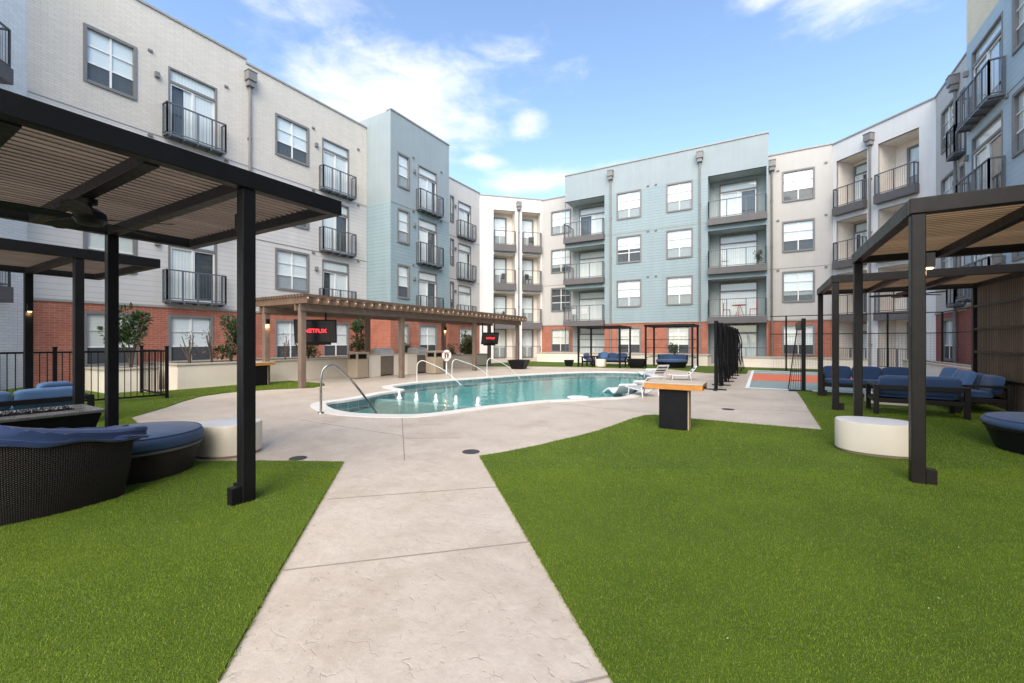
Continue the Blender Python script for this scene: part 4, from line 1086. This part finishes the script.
# cover: a rumpled sheet lying over the top of the back, hanging a little outside, more inside
def cover():
    na, nk = 150, 34; V = []; F = []
    A0, A1 = a0, a1+.08
    prof = []
    for k in range(nk+1):
        s = k/nk   # 0 outside hem ->1 inside
        if s < .25: r, z = 1.215+.012*math.sin(s*9), .565+.30*s
        elif s < .55:
            q_ = (s-.25)/.3; r, z = 1.235-.22*q_, .64+.045*math.sin(q_*math.pi)
        else:
            q_ = (s-.55)/.45; r, z = 1.015-.35*q_, .64-.16*q_
        prof.append((r, z))
    rr = np.random.default_rng(3); ph = rr.uniform(0, 6.28, 12); fq = rr.uniform(2, 26, 12); am = rr.uniform(.3, 1, 12)
    for i in range(na+1):
        a = A0+(A1-A0)*i/na
        for k, (r, z) in enumerate(prof):
            s = k/nk
            ph2 = 1.3*math.sin(1.7*a+.4)+.8*math.sin(3.9*a+2)
            wr = sum(am[j]*math.sin((6+j*2.2)*s*2.2+ph[j]+ph2*(1+.2*j)+(1.5+.5*j)*a) for j in range(8))/8
            fold = (1-abs(math.sin(9*s+ph2+1.2*a)))**3
            t_ = (a-A0)/(A1-A0); end = max(0, 1-(A1-a)/.30)
            lift = .10*max(0, .9-t_*1.05)*math.sin(math.pi*min(1, .15+s))+.05*math.exp(-((t_-.62)/.10)**2)*math.sin(math.pi*s)
            hem = .018*math.sin(7*a+1)+.012*math.sin(19*a)
            z2 = z+wr*.075*(.25+s)+fold*.045+(hem*(1-s/.25) if s < .25 else 0)+lift-.02*end
            r2 = r+wr*.02+.018*end*math.sin(24*s)+fold*.012
            V.append((r2*math.cos(a), r2*math.sin(a), rise(min(a, a1), z2)))
    for i in range(na):
        for k in range(nk): F.append((i*(nk+1)+k, (i+1)*(nk+1)+k, (i+1)*(nk+1)+k+1, i*(nk+1)+k+1))
    m = MB(); m.add(V, F); return m
cv = thing('furniture_cover', 'rumpled navy fabric cover lying over the curved wicker sofa back', 'fabric cover', (*C1, .02))
o = cover().build('cloth', M['navy'], cv, smooth=True)
for p in o.data.polygons: p.use_smooth = True
sm = o.modifiers.new('solid', 'SOLIDIFY'); sm.thickness = .006
m = MB()
e1 = Vector((1.12*math.cos(a1), 1.12*math.sin(a1), .60)); tng = Vector((-math.sin(a1), math.cos(a1), 0))
nb, mbq = 44, 22; V = []; F = []
e1 = Vector((1.11*math.cos(a1), 1.11*math.sin(a1), .565)); nr = Vector((math.cos(a1), math.sin(a1), 0))
for i in range(mbq+1):
    u = i/mbq; L0 = -.20+.34*u; env = math.sin(math.pi*min(1, .12+u*.83))**.6*(1.0 if u < .75 else max(.02, 1-((u-.75)/.25)**2))
    for j in range(nb):
        th = 2*math.pi*j/nb; pl = 1+.20*math.sin(6*th+1.5*math.sin(4*u)+2)+.10*math.sin(13*th+5*u)+.10*math.sin(9*u+2*th)
        rx, rz_ = .115*env*pl, .062*env*pl
        q_ = e1+tng*(L0+.03*math.sin(3*th))+nr*(rx*math.cos(th))+Vector((0,0,rz_*math.sin(th)-.05*u*u))
        V.append(tuple(q_))
for i in range(mbq):
    for j in range(nb): F.append((i*nb+j, i*nb+(j+1)%nb, (i+1)*nb+(j+1)%nb, (i+1)*nb+j))
m.add(V, F+[tuple(range(nb-1,-1,-1)), tuple(mbq*nb+j for j in range(nb))])
m.build('bunched_hem', M['navy'], cv, smooth=True)
def daybed(label, loc, r, h, cush, group='round wicker daybeds', name='round_ottoman', cat='ottoman', base='wicker'):
    t = thing(name, label, cat, loc, 0, group); z0 = h-cush
    MB().lathe([(0,.0),(r*.84,.0),(r*.97,z0),(0,z0)], 48).build('base', M[base], t, smooth=True)
    MB().lathe([(r*.985,z0-.012),(r*.985,z0+.010),(r*.955,z0+.012)], 48).build('rim', M['fascia'] if base != 'black' else M['black'], t, smooth=True)
    MB().lathe([(0,z0+.013),(r*.96,z0+.013),(r*1.0,z0+.035),(r*1.01,z0+cush*.5),(r*.995,h-.03),(r*.96,h-.008),(r*.93,h),(r*.5,h+.012),(0,h+.016)], 56).build('cushion', M['blue_fab'], t, smooth=True)
    m = MB(); m.tube([(r*.965*math.cos(2*math.pi*i/56), r*.965*math.sin(2*math.pi*i/56), h-.006) for i in range(57)], .006, 6, cap=False); m.build('piping', M['navy'], t, smooth=True)
    return t
daybed('round wicker ottoman with a thick blue cushion beside the near left sofa', (-5.70, 1.83, .015), .58, .44, .15, base='wicker_lit')
daybed('round black ottoman with a blue cushion cut by the right edge', (3.27, 7.95, .015), .76, .41, .12, base='black')
t = daybed('round blue daybed alone inside the right cabana', (-4.2, 23.9, .02), .80, .42, .14, base='black')
m = MB().lathe([(.80,.2),(.84,.45),(.83,.66),(.78,.68),(.74,.62),(.72,.42)], 36, a0=R(20), a1=R(160)); m.build('curved_back', M['blue_fab'], t, smooth=True)

# fire table
M['tabletop'] = plain('grey slate top', (.14,.135,.13), .25, .15, 3)
M['lava'] = plain('black fire glass', (.025,.025,.028), .25, .6, 30)
t = thing('fire_table', 'black fire table with a trough of dark fire glass behind the wicker sofa', 'fire table', (-7.85, 1.3, .016))
m = MB(); m.add([(x*a, y*b, z) for z, a, b in ((0,.34,.62),(.46,.44,.74)) for x, y in ((-1,-1),(1,-1),(1,1),(-1,1))], [(0,3,2,1),(4,5,6,7),(0,1,5,4),(1,2,6,5),(2,3,7,6),(3,0,4,7)]); m.build('base', M['black'], t, bevel=.01)
MB().box(-.46,.46,-.78,.78,.462,.50).build('top', M['tabletop'], t, bevel=.008)
MB().box(-.16,.16,-.55,.55,.501,.511).build('burner_tray', M['black'], t)
m = MB()
for k in range(420):
    x, y = random.uniform(-.14,.14), random.uniform(-.53,.53); s = random.uniform(.008,.018)
    a = random.uniform(0,3); z = .512+s*.5+random.uniform(0,.01)
    pts = [(x+s*math.cos(a+q_*1.57)*random.uniform(.6,1.2), y+s*math.sin(a+q_*1.57), z+random.uniform(-.3,.3)*s) for q_ in range(4)]
    m.add(pts+[(x,y,z+s),(x,y,z-s*.5)], [(0,1,4),(1,2,4),(2,3,4),(3,0,4),(1,0,5),(2,1,5),(3,2,5),(0,3,5)])
o = m.build('fire_glass', M['lava'], t); o['kind'] = 'stuff'

# pedestal tables with an orange edged wood top
M['top_wood'] = plain('pale worn table top', (.52,.42,.31), .5, .12, 6); M['orange_edge'] = plain('orange varnished edge', (.55,.22,.04), .4, .15, 8); M['side_wood'] = plain('pale wood side', (.50,.38,.25), .55, .12, 6)
def ped_table(label, loc, rz, group='pedestal tables with black boxes'):
    t = thing('pedestal_table', label, 'table', loc, rz, group)
    MB().box(-.24,.235,-.22,.02,.0,.655).build('pedestal', M['black'], t, bevel=.006)
    MB().box(.236,.252,-.22,.02,.0,.655).build('side_panel', M['side_wood'], t, bevel=.003)
    m = MB(); m.box(-.48,.48,-.30,-.278,.657,.74); m.box(-.48,.48,.278,.30,.657,.74); m.box(-.48,-.458,-.278,.278,.657,.74); m.box(.458,.48,-.278,.278,.657,.74); m.build('apron', M['orange_edge'], t, bevel=.004)
    MB().box(-.485,.485,-.305,.305,.741,.762).build('table_top', M['top_wood'], t, bevel=.004)
    MB().tube([(.481,-.1,.70),(.515,-.1,.70)], .02, 10).build('knob', M['black'], t)
    return t
pt = ped_table('square pedestal table with an orange edge on the right turf near the pool', (-1.21, 7.24, .016), 0); pt.scale = (.9,1,.965)
gq = gnd(258.5, 386); copy_tree(pt, (gq[0]-.1, gq[1], .012), R(98), 'pedestal table with a pale wooden top beside the first wooden pergola post')

# ------------------------------------------------------------------ pool furniture
M['steel'] = plain('polished steel', (.42,.40,.37), .25, .05, 3, metal=1); M['white_tube'] = plain('white coated tube', (.74,.73,.71), .35, .04)
ga = gnd(321,413.3); gb = gnd(383,415.5, WL-.1)
def handrail(label, a, b, mat, h=.86, r=.022, zb=-.5, group='pool hand rails'):
    t = thing('pool_handrail', label, 'hand rail', (*a, 0), 0, group); d = Vector((b[0]-a[0], b[1]-a[1], 0)); L_ = d.length; d.normalize()
    pts = curve_pts([(0,0,-.02),(0,0,h*.6),tuple(d*.03+Vector((0,0,h*.88))),tuple(d*.16+Vector((0,0,h*1.0))),tuple(d*.32+Vector((0,0,h*.94))),tuple(d*(L_*.55)+Vector((0,0,h*.5))),tuple(d*L_+Vector((0,0,WL-.25)))], 8)
    MB().tube(pts, r, 10).build('tube', mat, t, smooth=True)
    MB().lathe([(0,.001),(.06,.001),(.055,.02),(.025,.025)], 16).build('flange', mat, t, smooth=True)
    return t
handrail('polished steel hand rail at the near edge of the spa', ga, gb, M['steel'], .93)
for i, (p, q_, wd) in enumerate((((417,382.5),(468,384.5),'nearest to the life ring'),((452,379.8),(499,379.5),'middle of three by the wooden pergola'),((487,377.6),(525,377.8),'farthest from the life ring'))):
    handrail('thin white hand rail into the pool, '+wd, gnd(*p), gnd(*q_, WL), M['white_tube'], .74, .012)
M['foam'] = meshy('white foaming water', (.9,.93,.93), .72)
def jet(loc):
    m = MB(); rg = random.Random(int(loc[0]*1000)); n = 14; pr = [(.0,-.03),(.075,-.006),(.06,.006),(.042,.04),(.034,.09),(.036,.14),(.03,.175),(.012,.20),(0,.205)]
    V = []; F = []
    for i, (r, z) in enumerate(pr):
        for j in range(n):
            k = 1+rg.uniform(-.4,.4); a = 2*math.pi*j/n; V.append((r*k*math.cos(a), r*k*math.sin(a), z+rg.uniform(-.008,.008)))
    for i in range(len(pr)-1):
        for j in range(n): F.append((i*n+j, i*n+(j+1)%n, (i+1)*n+(j+1)%n, (i+1)*n+j))
    for k in range(60):
        a = rg.uniform(0,6.28); rr = rg.uniform(.05,.14); z = rg.uniform(.01,.22)*(1-rr*3.5)+.01; s = rg.uniform(.003,.008); x, y = rr*math.cos(a), rr*math.sin(a); b = len(V)
        V += [(x+s,y,z),(x-s*.5,y+s*.8,z),(x-s*.5,y-s*.8,z),(x,y,z+s)]; F += [(b,b+1,b+3),(b+1,b+2,b+3),(b+2,b,b+3),(b,b+2,b+1)]
    m.add(V, F); o = m.build('water_jet', M['foam'], None, smooth=True); o.location = loc; return o
for i, (p, wd) in enumerate((((399.4,398.6),'leftmost of the row'),((416.5,400.4),'second from the left of the row'),((436,402.0),'middle of the row'),((456,403.8),'second from the right of the row'),((478,405.5),'rightmost of the row'))):
    x_, y_ = gnd(*p, WL); tag(jet((x_, y_, WL)), 'white bubbling water jet on the spa wall, '+wd, 'water jet', 'bubbling water jets on the spa wall')
# loungers
def stripe():
    m, nt, N, L, B = nodes('striped sling'); tc = N.new('ShaderNodeTexCoord'); sp = N.new('ShaderNodeSeparateXYZ'); L.new(tc.outputs['Object'], sp.inputs[0])
    f = math2(nt, 'FRACT', math2(nt, 'DIVIDE', sp.outputs[0], .12))
    L.new(mixcol(nt, math2(nt, 'LESS_THAN', f, .5), (.70,.69,.67), (.06,.06,.07)), B.inputs['Base Color']); B.inputs['Roughness'].default_value = .7; return m
M['stripe'] = stripe(); M['shell'] = plain('white resin shell', (.78,.79,.79), .35, .03)
def shell_lounger(label, loc, rz):
    t = thing('ledge_lounger', label, 'lounger', loc, rz, 'white resin loungers on the tanning ledge')
    pr = [(-.85,.06),(-.7,.10),(-.4,.22),(-.1,.34),(.1,.33),(.3,.26),(.5,.27),(.7,.40),(.88,.58)]; pr = [(p.x, p.y) for p in curve_pts([(a, b, 0) for a, b in pr], 4)]
    m = MB(); n = len(pr); V = []; F = []
    for y in (-.33, .33):
        for a, b in pr: V += [(a,y,b),(a,y,b-.07)]
    for i in range(n-1):
        a = 2*i; b = 2*n+2*i
        F += [(a,a+2,b+2,b),(a+1,b+1,b+3,a+3),(a,a+1,a+3,a+2),(b,b+2,b+3,b+1)]
    F += [(0,2*n,2*n+1,1),(2*n-2,2*n-1,4*n-1,4*n-2)]; m.add(V, F); m.build('shell', M['shell'], t, smooth=True, bevel=.012)
    f = MB(); f.box(-.55,.25,-.28,-.22,-.02,.12); f.box(-.55,.25,.22,.28,-.02,.12); f.build('foot', M['shell'], t, bevel=.01)
    blob(MB(), .55,.78,-.2,.2,.38,.46, tilt=Matrix.Rotation(R(-38),3,'Y')).build('head_pillow', M['shell'], t, smooth=True)
    return t
gl = [((617,396.5),'nearest the camera, at the pool edge'),((632,392.5),'second from the pool edge'),((644,377.5),'farthest, beside the right end of the pool')]
ls = None
for p, wd in gl:
    x_, y_ = gnd(*p, -.2)
    if ls is None: ls = shell_lounger('white curved resin lounger in shallow water, '+wd, (x_, y_, -.22), R(-48)); ls.scale = (.8,.8,.8)
    else: copy_tree(ls, (x_, y_, -.22), R(-50), 'white curved resin lounger in shallow water, '+wd)
def sling(label, loc, rz):
    t = thing('sling_chair', label, 'chair', loc, rz, 'striped sling chairs by the pool')
    m = MB()
    for y in (-.3,.3):
        m.tube(curve_pts([(-.75,y,.28),(-.1,y,.24),(.25,y,.30),(.62,y,.72)],5), .018, 8); m.tube([(-.55,y,.0),(-.5,y,.27)], .018, 8); m.tube([(.35,y,.0),(.28,y,.32)], .018, 8)
    m.tube([(.62,-.3,.72),(.62,.3,.72)], .018, 8); m.tube([(-.75,-.3,.28),(-.75,.3,.28)], .018, 8); m.build('frame', M['white_tube'], t, smooth=True)
    P = curve_pts([(-.73,0,.295),(-.1,0,.25),(.25,0,.31),(.60,0,.72)],5); m = MB()
    for a, b in zip(P[:-1], P[1:]): m.quad((a.x,-.28,a.z),(b.x,-.28,b.z),(b.x,.28,b.z),(a.x,.28,a.z)); m.quad((a.x,-.28,a.z-.006),(a.x,.28,a.z-.006),(b.x,.28,b.z-.006),(b.x,-.28,b.z-.006))
    o = m.build('sling', M['stripe'], t); 
    return t
s0 = sling('striped black and white sling chair close behind the pedestal table', (*gnd(645,396),0), R(-42)); s0.scale = (.72,.8,.72)
copy_tree(s0, (*gnd(656,378.5),0), R(-40), 'striped sling chair at the right end of the pool, left of two')
copy_tree(s0, (*gnd(683,380),0), R(15), 'striped sling chair farthest right, before the round daybed cabana')
t = thing('ledge_table', 'low flat white disc table at the near pool edge', 'table', (*gnd(578,399.2,WL), -.22)); t.scale = (.75,.75,.75)
MB().lathe([(0,.0),(.16,.0),(.12,.12),(.12,.19)], 20).build('base', M['shell'], t, smooth=True); MB().lathe([(0,.19),(.36,.19),(.38,.205),(.37,.23),(0,.235)], 28).build('table_top', M['shell'], t, smooth=True)
# drains
M['drain'] = plain('dark drain', (.035,.033,.032), .5)
for p, r, wd in (((298,458.5),.10,'at the left by the turf edge'),((471,452),.11,'in the middle of the path end'),((637,424),.09,'left of the pedestal table'),((728,409.5),.12,'on the plaza right of the pedestal table'),((135,412),.1,'far left by the lawn')):
    m = MB().lathe([(0,.001),(r,.001),(r,.006),(r*.9,.008),(0,.008)], 24); x_, y_ = gnd(*p); o = m.build('drain_cover', M['drain'], None, smooth=True); o.location = (x_, y_, .0)
    tag(o, 'round dark drain cover in the concrete, '+wd, 'drain cover', 'drain covers in the deck')

# ------------------------------------------------------------------ grills, bins, life ring, pots
M['bin'] = plain('tan pebble bin', (.36,.29,.21), .85, .2, 40, bstr=.4, bscale=60); M['hood'] = plain('stainless hood', (.58,.58,.58), .34, .06, 5, metal=.35); M['cabinet'] = plain('bronze cabinet', (.16,.125,.10), .45, .1)
def trash(label, loc):
    t = thing('trash_bin', label, 'trash bin', loc, R(0), 'tan litter bins')
    MB().box(-.27,.27,-.27,.27,.02,.72).build('body', M['bin'], t, bevel=.02)
    m = MB()
    for x in (-.25,.25):
        for y in (-.25,.25): m.box(x-.03,x+.03,y-.03,y+.03,.721,.93)
    m.box(-.22,.22,-.22,.22,.721,.74); m.build('opening_frame', M['bin'], t)
    MB().box(-.21,.21,-.21,.21,.741,.90).build('liner', M['black'], t)
    MB().box(-.30,.30,-.30,.30,.931,1.0).build('lid', M['bin'], t, bevel=.02)
    return t
x_, y_ = gnd(361.5,378.5); tb = trash('tan litter bin at the left end of the grill counter', (x_-.25, y_+.05, 0))
x2, y2 = gnd(439,374); copy_tree(tb, (x2-.25, y2, 0), None, 'tan litter bin between the second grill and the life ring')
def grill(label, loc, rz):
    t = thing('grill_counter', label, 'grill', loc, rz, 'built in grills')
    m = MB(); m.box(-.95,-.36,-.38,.38,0,.86); m.box(.36,.95,-.38,.38,0,.86); m.box(-.359,.359,.0,.38,0,.86); m.build('counter', M['stucco'], t, bevel=.008)
    m = MB(); m.box(-.98,-.36,-.41,.41,.862,.91); m.box(.36,.98,-.41,.41,.862,.91); m.build('counter_top', M['wallcap'], t, bevel=.008)
    MB().box(-.352,.352,-.37,-.002,.05,.78).build('cabinet_door', M['cabinet'], t, bevel=.006)
    m = MB(); V = []; pr = [(-.40,.80),(-.40,.94),(-.34,1.06),(-.2,1.13),(.05,1.14),(.2,1.08),(.22,.80)]
    k = len(pr); m.add([(-.35,y,z) for y,z in pr]+[(.35,y,z) for y,z in pr], [tuple(range(k-1,-1,-1)), tuple(range(k,2*k))]+[(i,(i+1)%k,k+(i+1)%k,k+i) for i in range(k)]); h = m.build('hood', M['hood'], t, bevel=.01)
    MB().tube([(-.28,-.46,.97),(.28,-.46,.97)], .014, 8).build('handle', M['hood'], h)
    return t
x_, y_ = gnd(383,376.5); gr = grill('stainless grill in a cream counter right of the near litter bin', (x_-.5, y_+.35, 0), R(90))
x_, y_ = gnd(417,374); copy_tree(gr, (x_-.5, y_+.5, 0), R(90), 'stainless grill in a cream counter beside the far litter bin')
M['ring_red'] = plain('orange red band', (.6,.12,.05), .6)
t = thing('life_ring_stand', 'white life ring hung on a short post by the pool', 'life ring', (*gnd(446.5,374.5), 0))
MB().tube([(0,0,0),(0,0,1.0)], .03, 10).build('post', M['white_tube'], t, smooth=True)
ring_p = [(.07,   .19*math.cos(2*math.pi*i/32), .80+.19*math.sin(2*math.pi*i/32)) for i in range(33)]
tt = MB().tube([Vector((p[0]*.5+.06, p[1]*.75-.0, p[2])) for p in ring_p], .055, 10, cap=False); rg = tt.build('life_ring', M['white_tube'], t, smooth=True)
for k in range(4):
    seg = ring_p[k*8+3:k*8+6]; MB().tube([Vector((p[0]*.5+.06, p[1]*.75, p[2])) for p in seg], .0565, 10).build('band', M['ring_red'], rg, smooth=True)
t.rotation_euler = (0,0,R(-45))
def pot(label, loc, s=1.0, group='black tapered planter pots'):
    t = thing('planter_pot', label, 'planter pot', loc, R(10), group)
    m = MB(); z = .46*s
    for (r0, r1, z0, z1) in ((.30*s,.46*s,0,z),):
        m.add([(x*r0,y*r0,z0) for x,y in ((-1,-1),(1,-1),(1,1),(-1,1))]+[(x*r1,y*r1,z1) for x,y in ((-1,-1),(1,-1),(1,1),(-1,1))]+[(x*(r1-.05),y*(r1-.05),z1) for x,y in ((-1,-1),(1,-1),(1,1),(-1,1))]+[(x*(r1-.06),y*(r1-.06),z1-.08) for x,y in ((-1,-1),(1,-1),(1,1),(-1,1))],
          [(3,2,1,0),(0,1,5,4),(1,2,6,5),(2,3,7,6),(3,0,4,7),(4,5,9,8),(5,6,10,9),(6,7,11,10),(7,4,8,11),(8,9,13,12),(9,10,14,13),(10,11,15,14),(11,8,12,15)])
    m.build('body', M['black'], t, bevel=.01)
    MB().quad(*[(x*(.40*s),y*(.40*s),z-.075) for x,y in ((-1,-1),(1,-1),(1,1),(-1,1))]).build('soil', M['soil'], t); return t
p0 = pot('wide black tapered pot beside the last wooden pergola post', (*gnd(519,369),0), 1.0)
copy_tree(p0, (*gnd(637,368),.02), R(4), 'wide black tapered pot standing between the two black cabanas')
copy_tree(p0, (*gnd(569,366.5),.02), R(4), 'black pot left of the cabana with blue sofas').scale = (.5,.5,.75)

# ------------------------------------------------------------------ shrubs
def leaf_mat(name, a, b):
    m, nt, N, L, B = nodes(name); g = N.new('ShaderNodeNewGeometry')
    c = mixcol(nt, g.outputs['Random Per Island'], a, b); L.new(c, B.inputs['Base Color']); B.inputs['Roughness'].default_value = .45
    out = N['Material Output']; tr = N.new('ShaderNodeBsdfTranslucent'); L.new(c, tr.inputs[0]); mx = N.new('ShaderNodeMixShader'); mx.inputs[0].default_value = .25
    L.new(B.outputs[0], mx.inputs[1]); L.new(tr.outputs[0], mx.inputs[2]); L.new(mx.outputs[0], out.inputs[0]); return m
M['leaf'] = leaf_mat('dark evergreen leaf', (.022,.045,.016), (.075,.115,.04)); M['leaf2'] = leaf_mat('grassy leaf', (.07,.09,.035), (.16,.15,.07)); M['leaf3'] = leaf_mat('bare twig leaf', (.12,.09,.06), (.2,.15,.09)); M['bark'] = plain('bark', (.10,.075,.055), .9, .2, 12)
def shrub(label, loc, h, r, n, mat='leaf', leaf=.09, name='shrub', seed=0, cat='shrub', base=.15, group='planting in the cream planters'):
    rg = random.Random(seed); t = thing(name, label, cat, loc, 0, group); st = MB(); lf = MB(); tips = []
    for k in range(5 if n > 60 else 4):
        a = rg.uniform(0,6.28); rr = r*rg.uniform(.2,.7); top = h*rg.uniform(.6,.95)
        P = [(0,0,-.05),(rr*.3*math.cos(a),rr*.3*math.sin(a),top*.4),(rr*math.cos(a),rr*math.sin(a),top)]
        st.tube(curve_pts(P,4), [.028-.0022*i for i in range(9)], 6); tips.append(P)
    st.build('stems', M['bark'], t, smooth=True)
    cl = [(rg.uniform(-1,1)*r*.6, rg.uniform(-1,1)*r*.6, h*rg.uniform(base+.1,.95), r*rg.uniform(.25,.5)) for _ in range(14)]
    for _ in range(n):
        cx, cy, cz, cr = rg.choice(cl); v = Vector((rg.gauss(0,1),rg.gauss(0,1),rg.gauss(0,1))).normalized()*cr*rg.uniform(.5,1.05)
        taper = 1-.45*max(0,(cz/h-.5))
        p = Vector((cx*taper+v.x, cy*taper+v.y, max(base*h*.5, cz+v.z)))
        d = (v.normalized()+Vector((rg.uniform(-.6,.6),rg.uniform(-.6,.6),rg.uniform(-.3,.7)))).normalized(); s_ = leaf*rg.uniform(.6,1.2)
        e = d.cross(Vector((rg.uniform(-1,1),rg.uniform(-1,1),.6))).normalized()*s_*.24; nrm = d.cross(e).normalized()*s_*.06
        lf.add([p, p+d*s_*.4+e-nrm, p+d*s_, p+d*s_*.4-e-nrm], [(0,1,2),(0,2,3)])
    lf.build('foliage', M[mat], t); return t
def at(px, X, z): return (X, yX(px, X), z)
shrub('bushy dark evergreen shrub in the planter before the left brick wall, by the picket gate', at(131,-15.8,.6), 1.75, .55, 1500, seed=1, leaf=.13, name='evergreen_shrub')
shrub('dark evergreen shrub half hidden by the thick black pergola post', at(231,-15.8,.6), 1.6, .5, 1300, seed=2, leaf=.13, name='evergreen_shrub')
shrub('tall dark shrub behind the near litter bin under the wooden pergola', at(357,-15.6,.6), 1.7, .5, 1300, seed=3, leaf=.13, name='evergreen_shrub')
shrub('small dark shrub behind the hanging television', at(308,-15.6,.6), 1.0, .45, 800, seed=4, leaf=.11, name='evergreen_shrub')
shrub('thin twiggy shrub under the ground floor window on the left', at(190,-15.9,.6), 1.1, .4, 90, 'leaf3', seed=5, leaf=.07, name='twiggy_shrub')
shrub('thin twiggy shrub just left of the thick black pergola post', at(212,-15.9,.6), 1.3, .35, 90, 'leaf3', seed=6, leaf=.07, name='twiggy_shrub')
shrub('thin twiggy shrub behind the first wooden pergola posts', at(285,-15.8,.6), 1.2, .35, 90, 'leaf3', seed=7, leaf=.07, name='twiggy_shrub')
shrub('low dark shrub between the two grills before the blue bay', at(406,-15.6,.55), .75, .4, 500, seed=8, leaf=.1, name='evergreen_shrub')
shrub('dark leafy shrub below the far window behind the middle pergola posts', at(466,-15.4,.55), 1.4, .4, 900, seed=9, leaf=.12, name='evergreen_shrub')
shrub('low dark shrub beside the life ring', at(452,-15.5,.55), .6, .4, 400, seed=10, leaf=.1, name='evergreen_shrub')
shrub('tuft of dry grass hanging over the far planter edge', at(495,-14.9,.5) if False else (-15.0, 20.4, .55), .9, .55, 900, 'leaf2', seed=11, leaf=.2, name='grass_tuft', cat='plant')
shrub('low green shrub behind the right cabana', (-4.6,27.2,.5), .7, .5, 400, seed=12, leaf=.1, name='evergreen_shrub')
shrub('small potted plant on the middle right balcony of the wide blue block', (xb1-.55, YB-.12+.5, FL[2]), 1.0, .28, 350, seed=13, leaf=.1, name='potted_plant', cat='plant', group=None)

# ------------------------------------------------------------------ balcony furniture
M['red'] = plain('red enamel', (.45,.03,.03), .4); M['teal_chair'] = plain('white chair', (.6,.6,.6), .5)
def bistro_table(label, loc, mat):
    t = thing('bistro_table', label, 'table', loc, 0); MB().lathe([(0,.69),(.40,.69),(.42,.715),(.40,.74),(0,.74)], 24).build('table_top', M[mat], t, smooth=True)
    for k in range(3):
        a = k*2.094+.4; MB().tube([(.05*math.cos(a),.05*math.sin(a),.70),(.28*math.cos(a),.28*math.sin(a),0)], .016, 6).build('leg', M[mat], t)
    return t
def bistro_chair(label, loc, rz, mat, group):
    t = thing('bistro_chair', label, 'chair', loc, rz, group); MB().box(-.2,.2,-.2,.2,.44,.47).build('seat', M[mat], t, bevel=.01)
    MB().box(-.21,.21,.18,.215,.52,.90).build('backrest', M[mat], t, bevel=.01)
    for x in (-.18,.18): MB().tube([(x,-.18,0),(x,-.16,.44)], .015, 6).build('leg', M[mat], t); MB().tube([(x,.22,0),(x,.2,.44),(x,.2,.87)], .015, 6).build('leg', M[mat], t)
    return t
bx = xb0+rw[0]
bistro_table('round red bistro table on the lowest right balcony of the wide blue block', (bx+1.75, YB+.35, FL[1]+.004), 'red')
bistro_chair('red bistro chair left of the red table on the blue block balcony', (bx+1.05, YB+.38, FL[1]+.004), R(90), 'red', None)
bistro_chair('red bistro chair right of the red table on the blue block balcony', (bx+2.5, YB+.38, FL[1]+.004), R(-90), 'red', None)
c0 = bistro_chair('white bistro chair alone on the middle right balcony of the wide blue block', (bx+.95, YB+.4, FL[2]+.004), R(90), 'teal_chair', None)
copy_tree(c0, (xb0+.75, YB+.3, FL[1]+.004), R(60), 'white bistro chair on the lowest left corner balcony of the wide blue block')
copy_tree(c0, (xb0+1.4, YB+.35, FL[1]+.004), R(200), 'white bistro chair nearer the door, lowest left corner balcony of the blue block')
# grill-like details: hose bib signs on right brick

M['dark_chair'] = plain('dark patio chair', (.03,.03,.032), .5)
d0 = bistro_chair('dark chair on the top right balcony of the far left white corner', (0,0,0), R(30), 'dark_chair', 'dark chairs on the far white corner balconies')
u = Vector((math.cos(R(45)), math.sin(R(45)), 0)); vv = Vector((-u.y, u.x, 0))
def corner(xl, yl, f): p = Vector((*P0, 0))+u*xl+vv*yl; return (p.x, p.y, f+.004)
d0.location = corner((c1[3]+c1[4])/2+.1, .3, FL[3])
copy_tree(d0, corner((c1[3]+c1[4])/2-.15, .3, FL[2]), R(70), 'dark chair on the middle right balcony of the far left white corner')
copy_tree(d0, corner((c1[0]+c1[1])/2, .3, FL[2]), R(20), 'dark chair on the middle left balcony of the far left white corner')
copy_tree(d0, corner((c1[0]+c1[1])/2+.2, .3, FL[1]), R(100), 'dark chair on the lowest left balcony of the far left white corner')
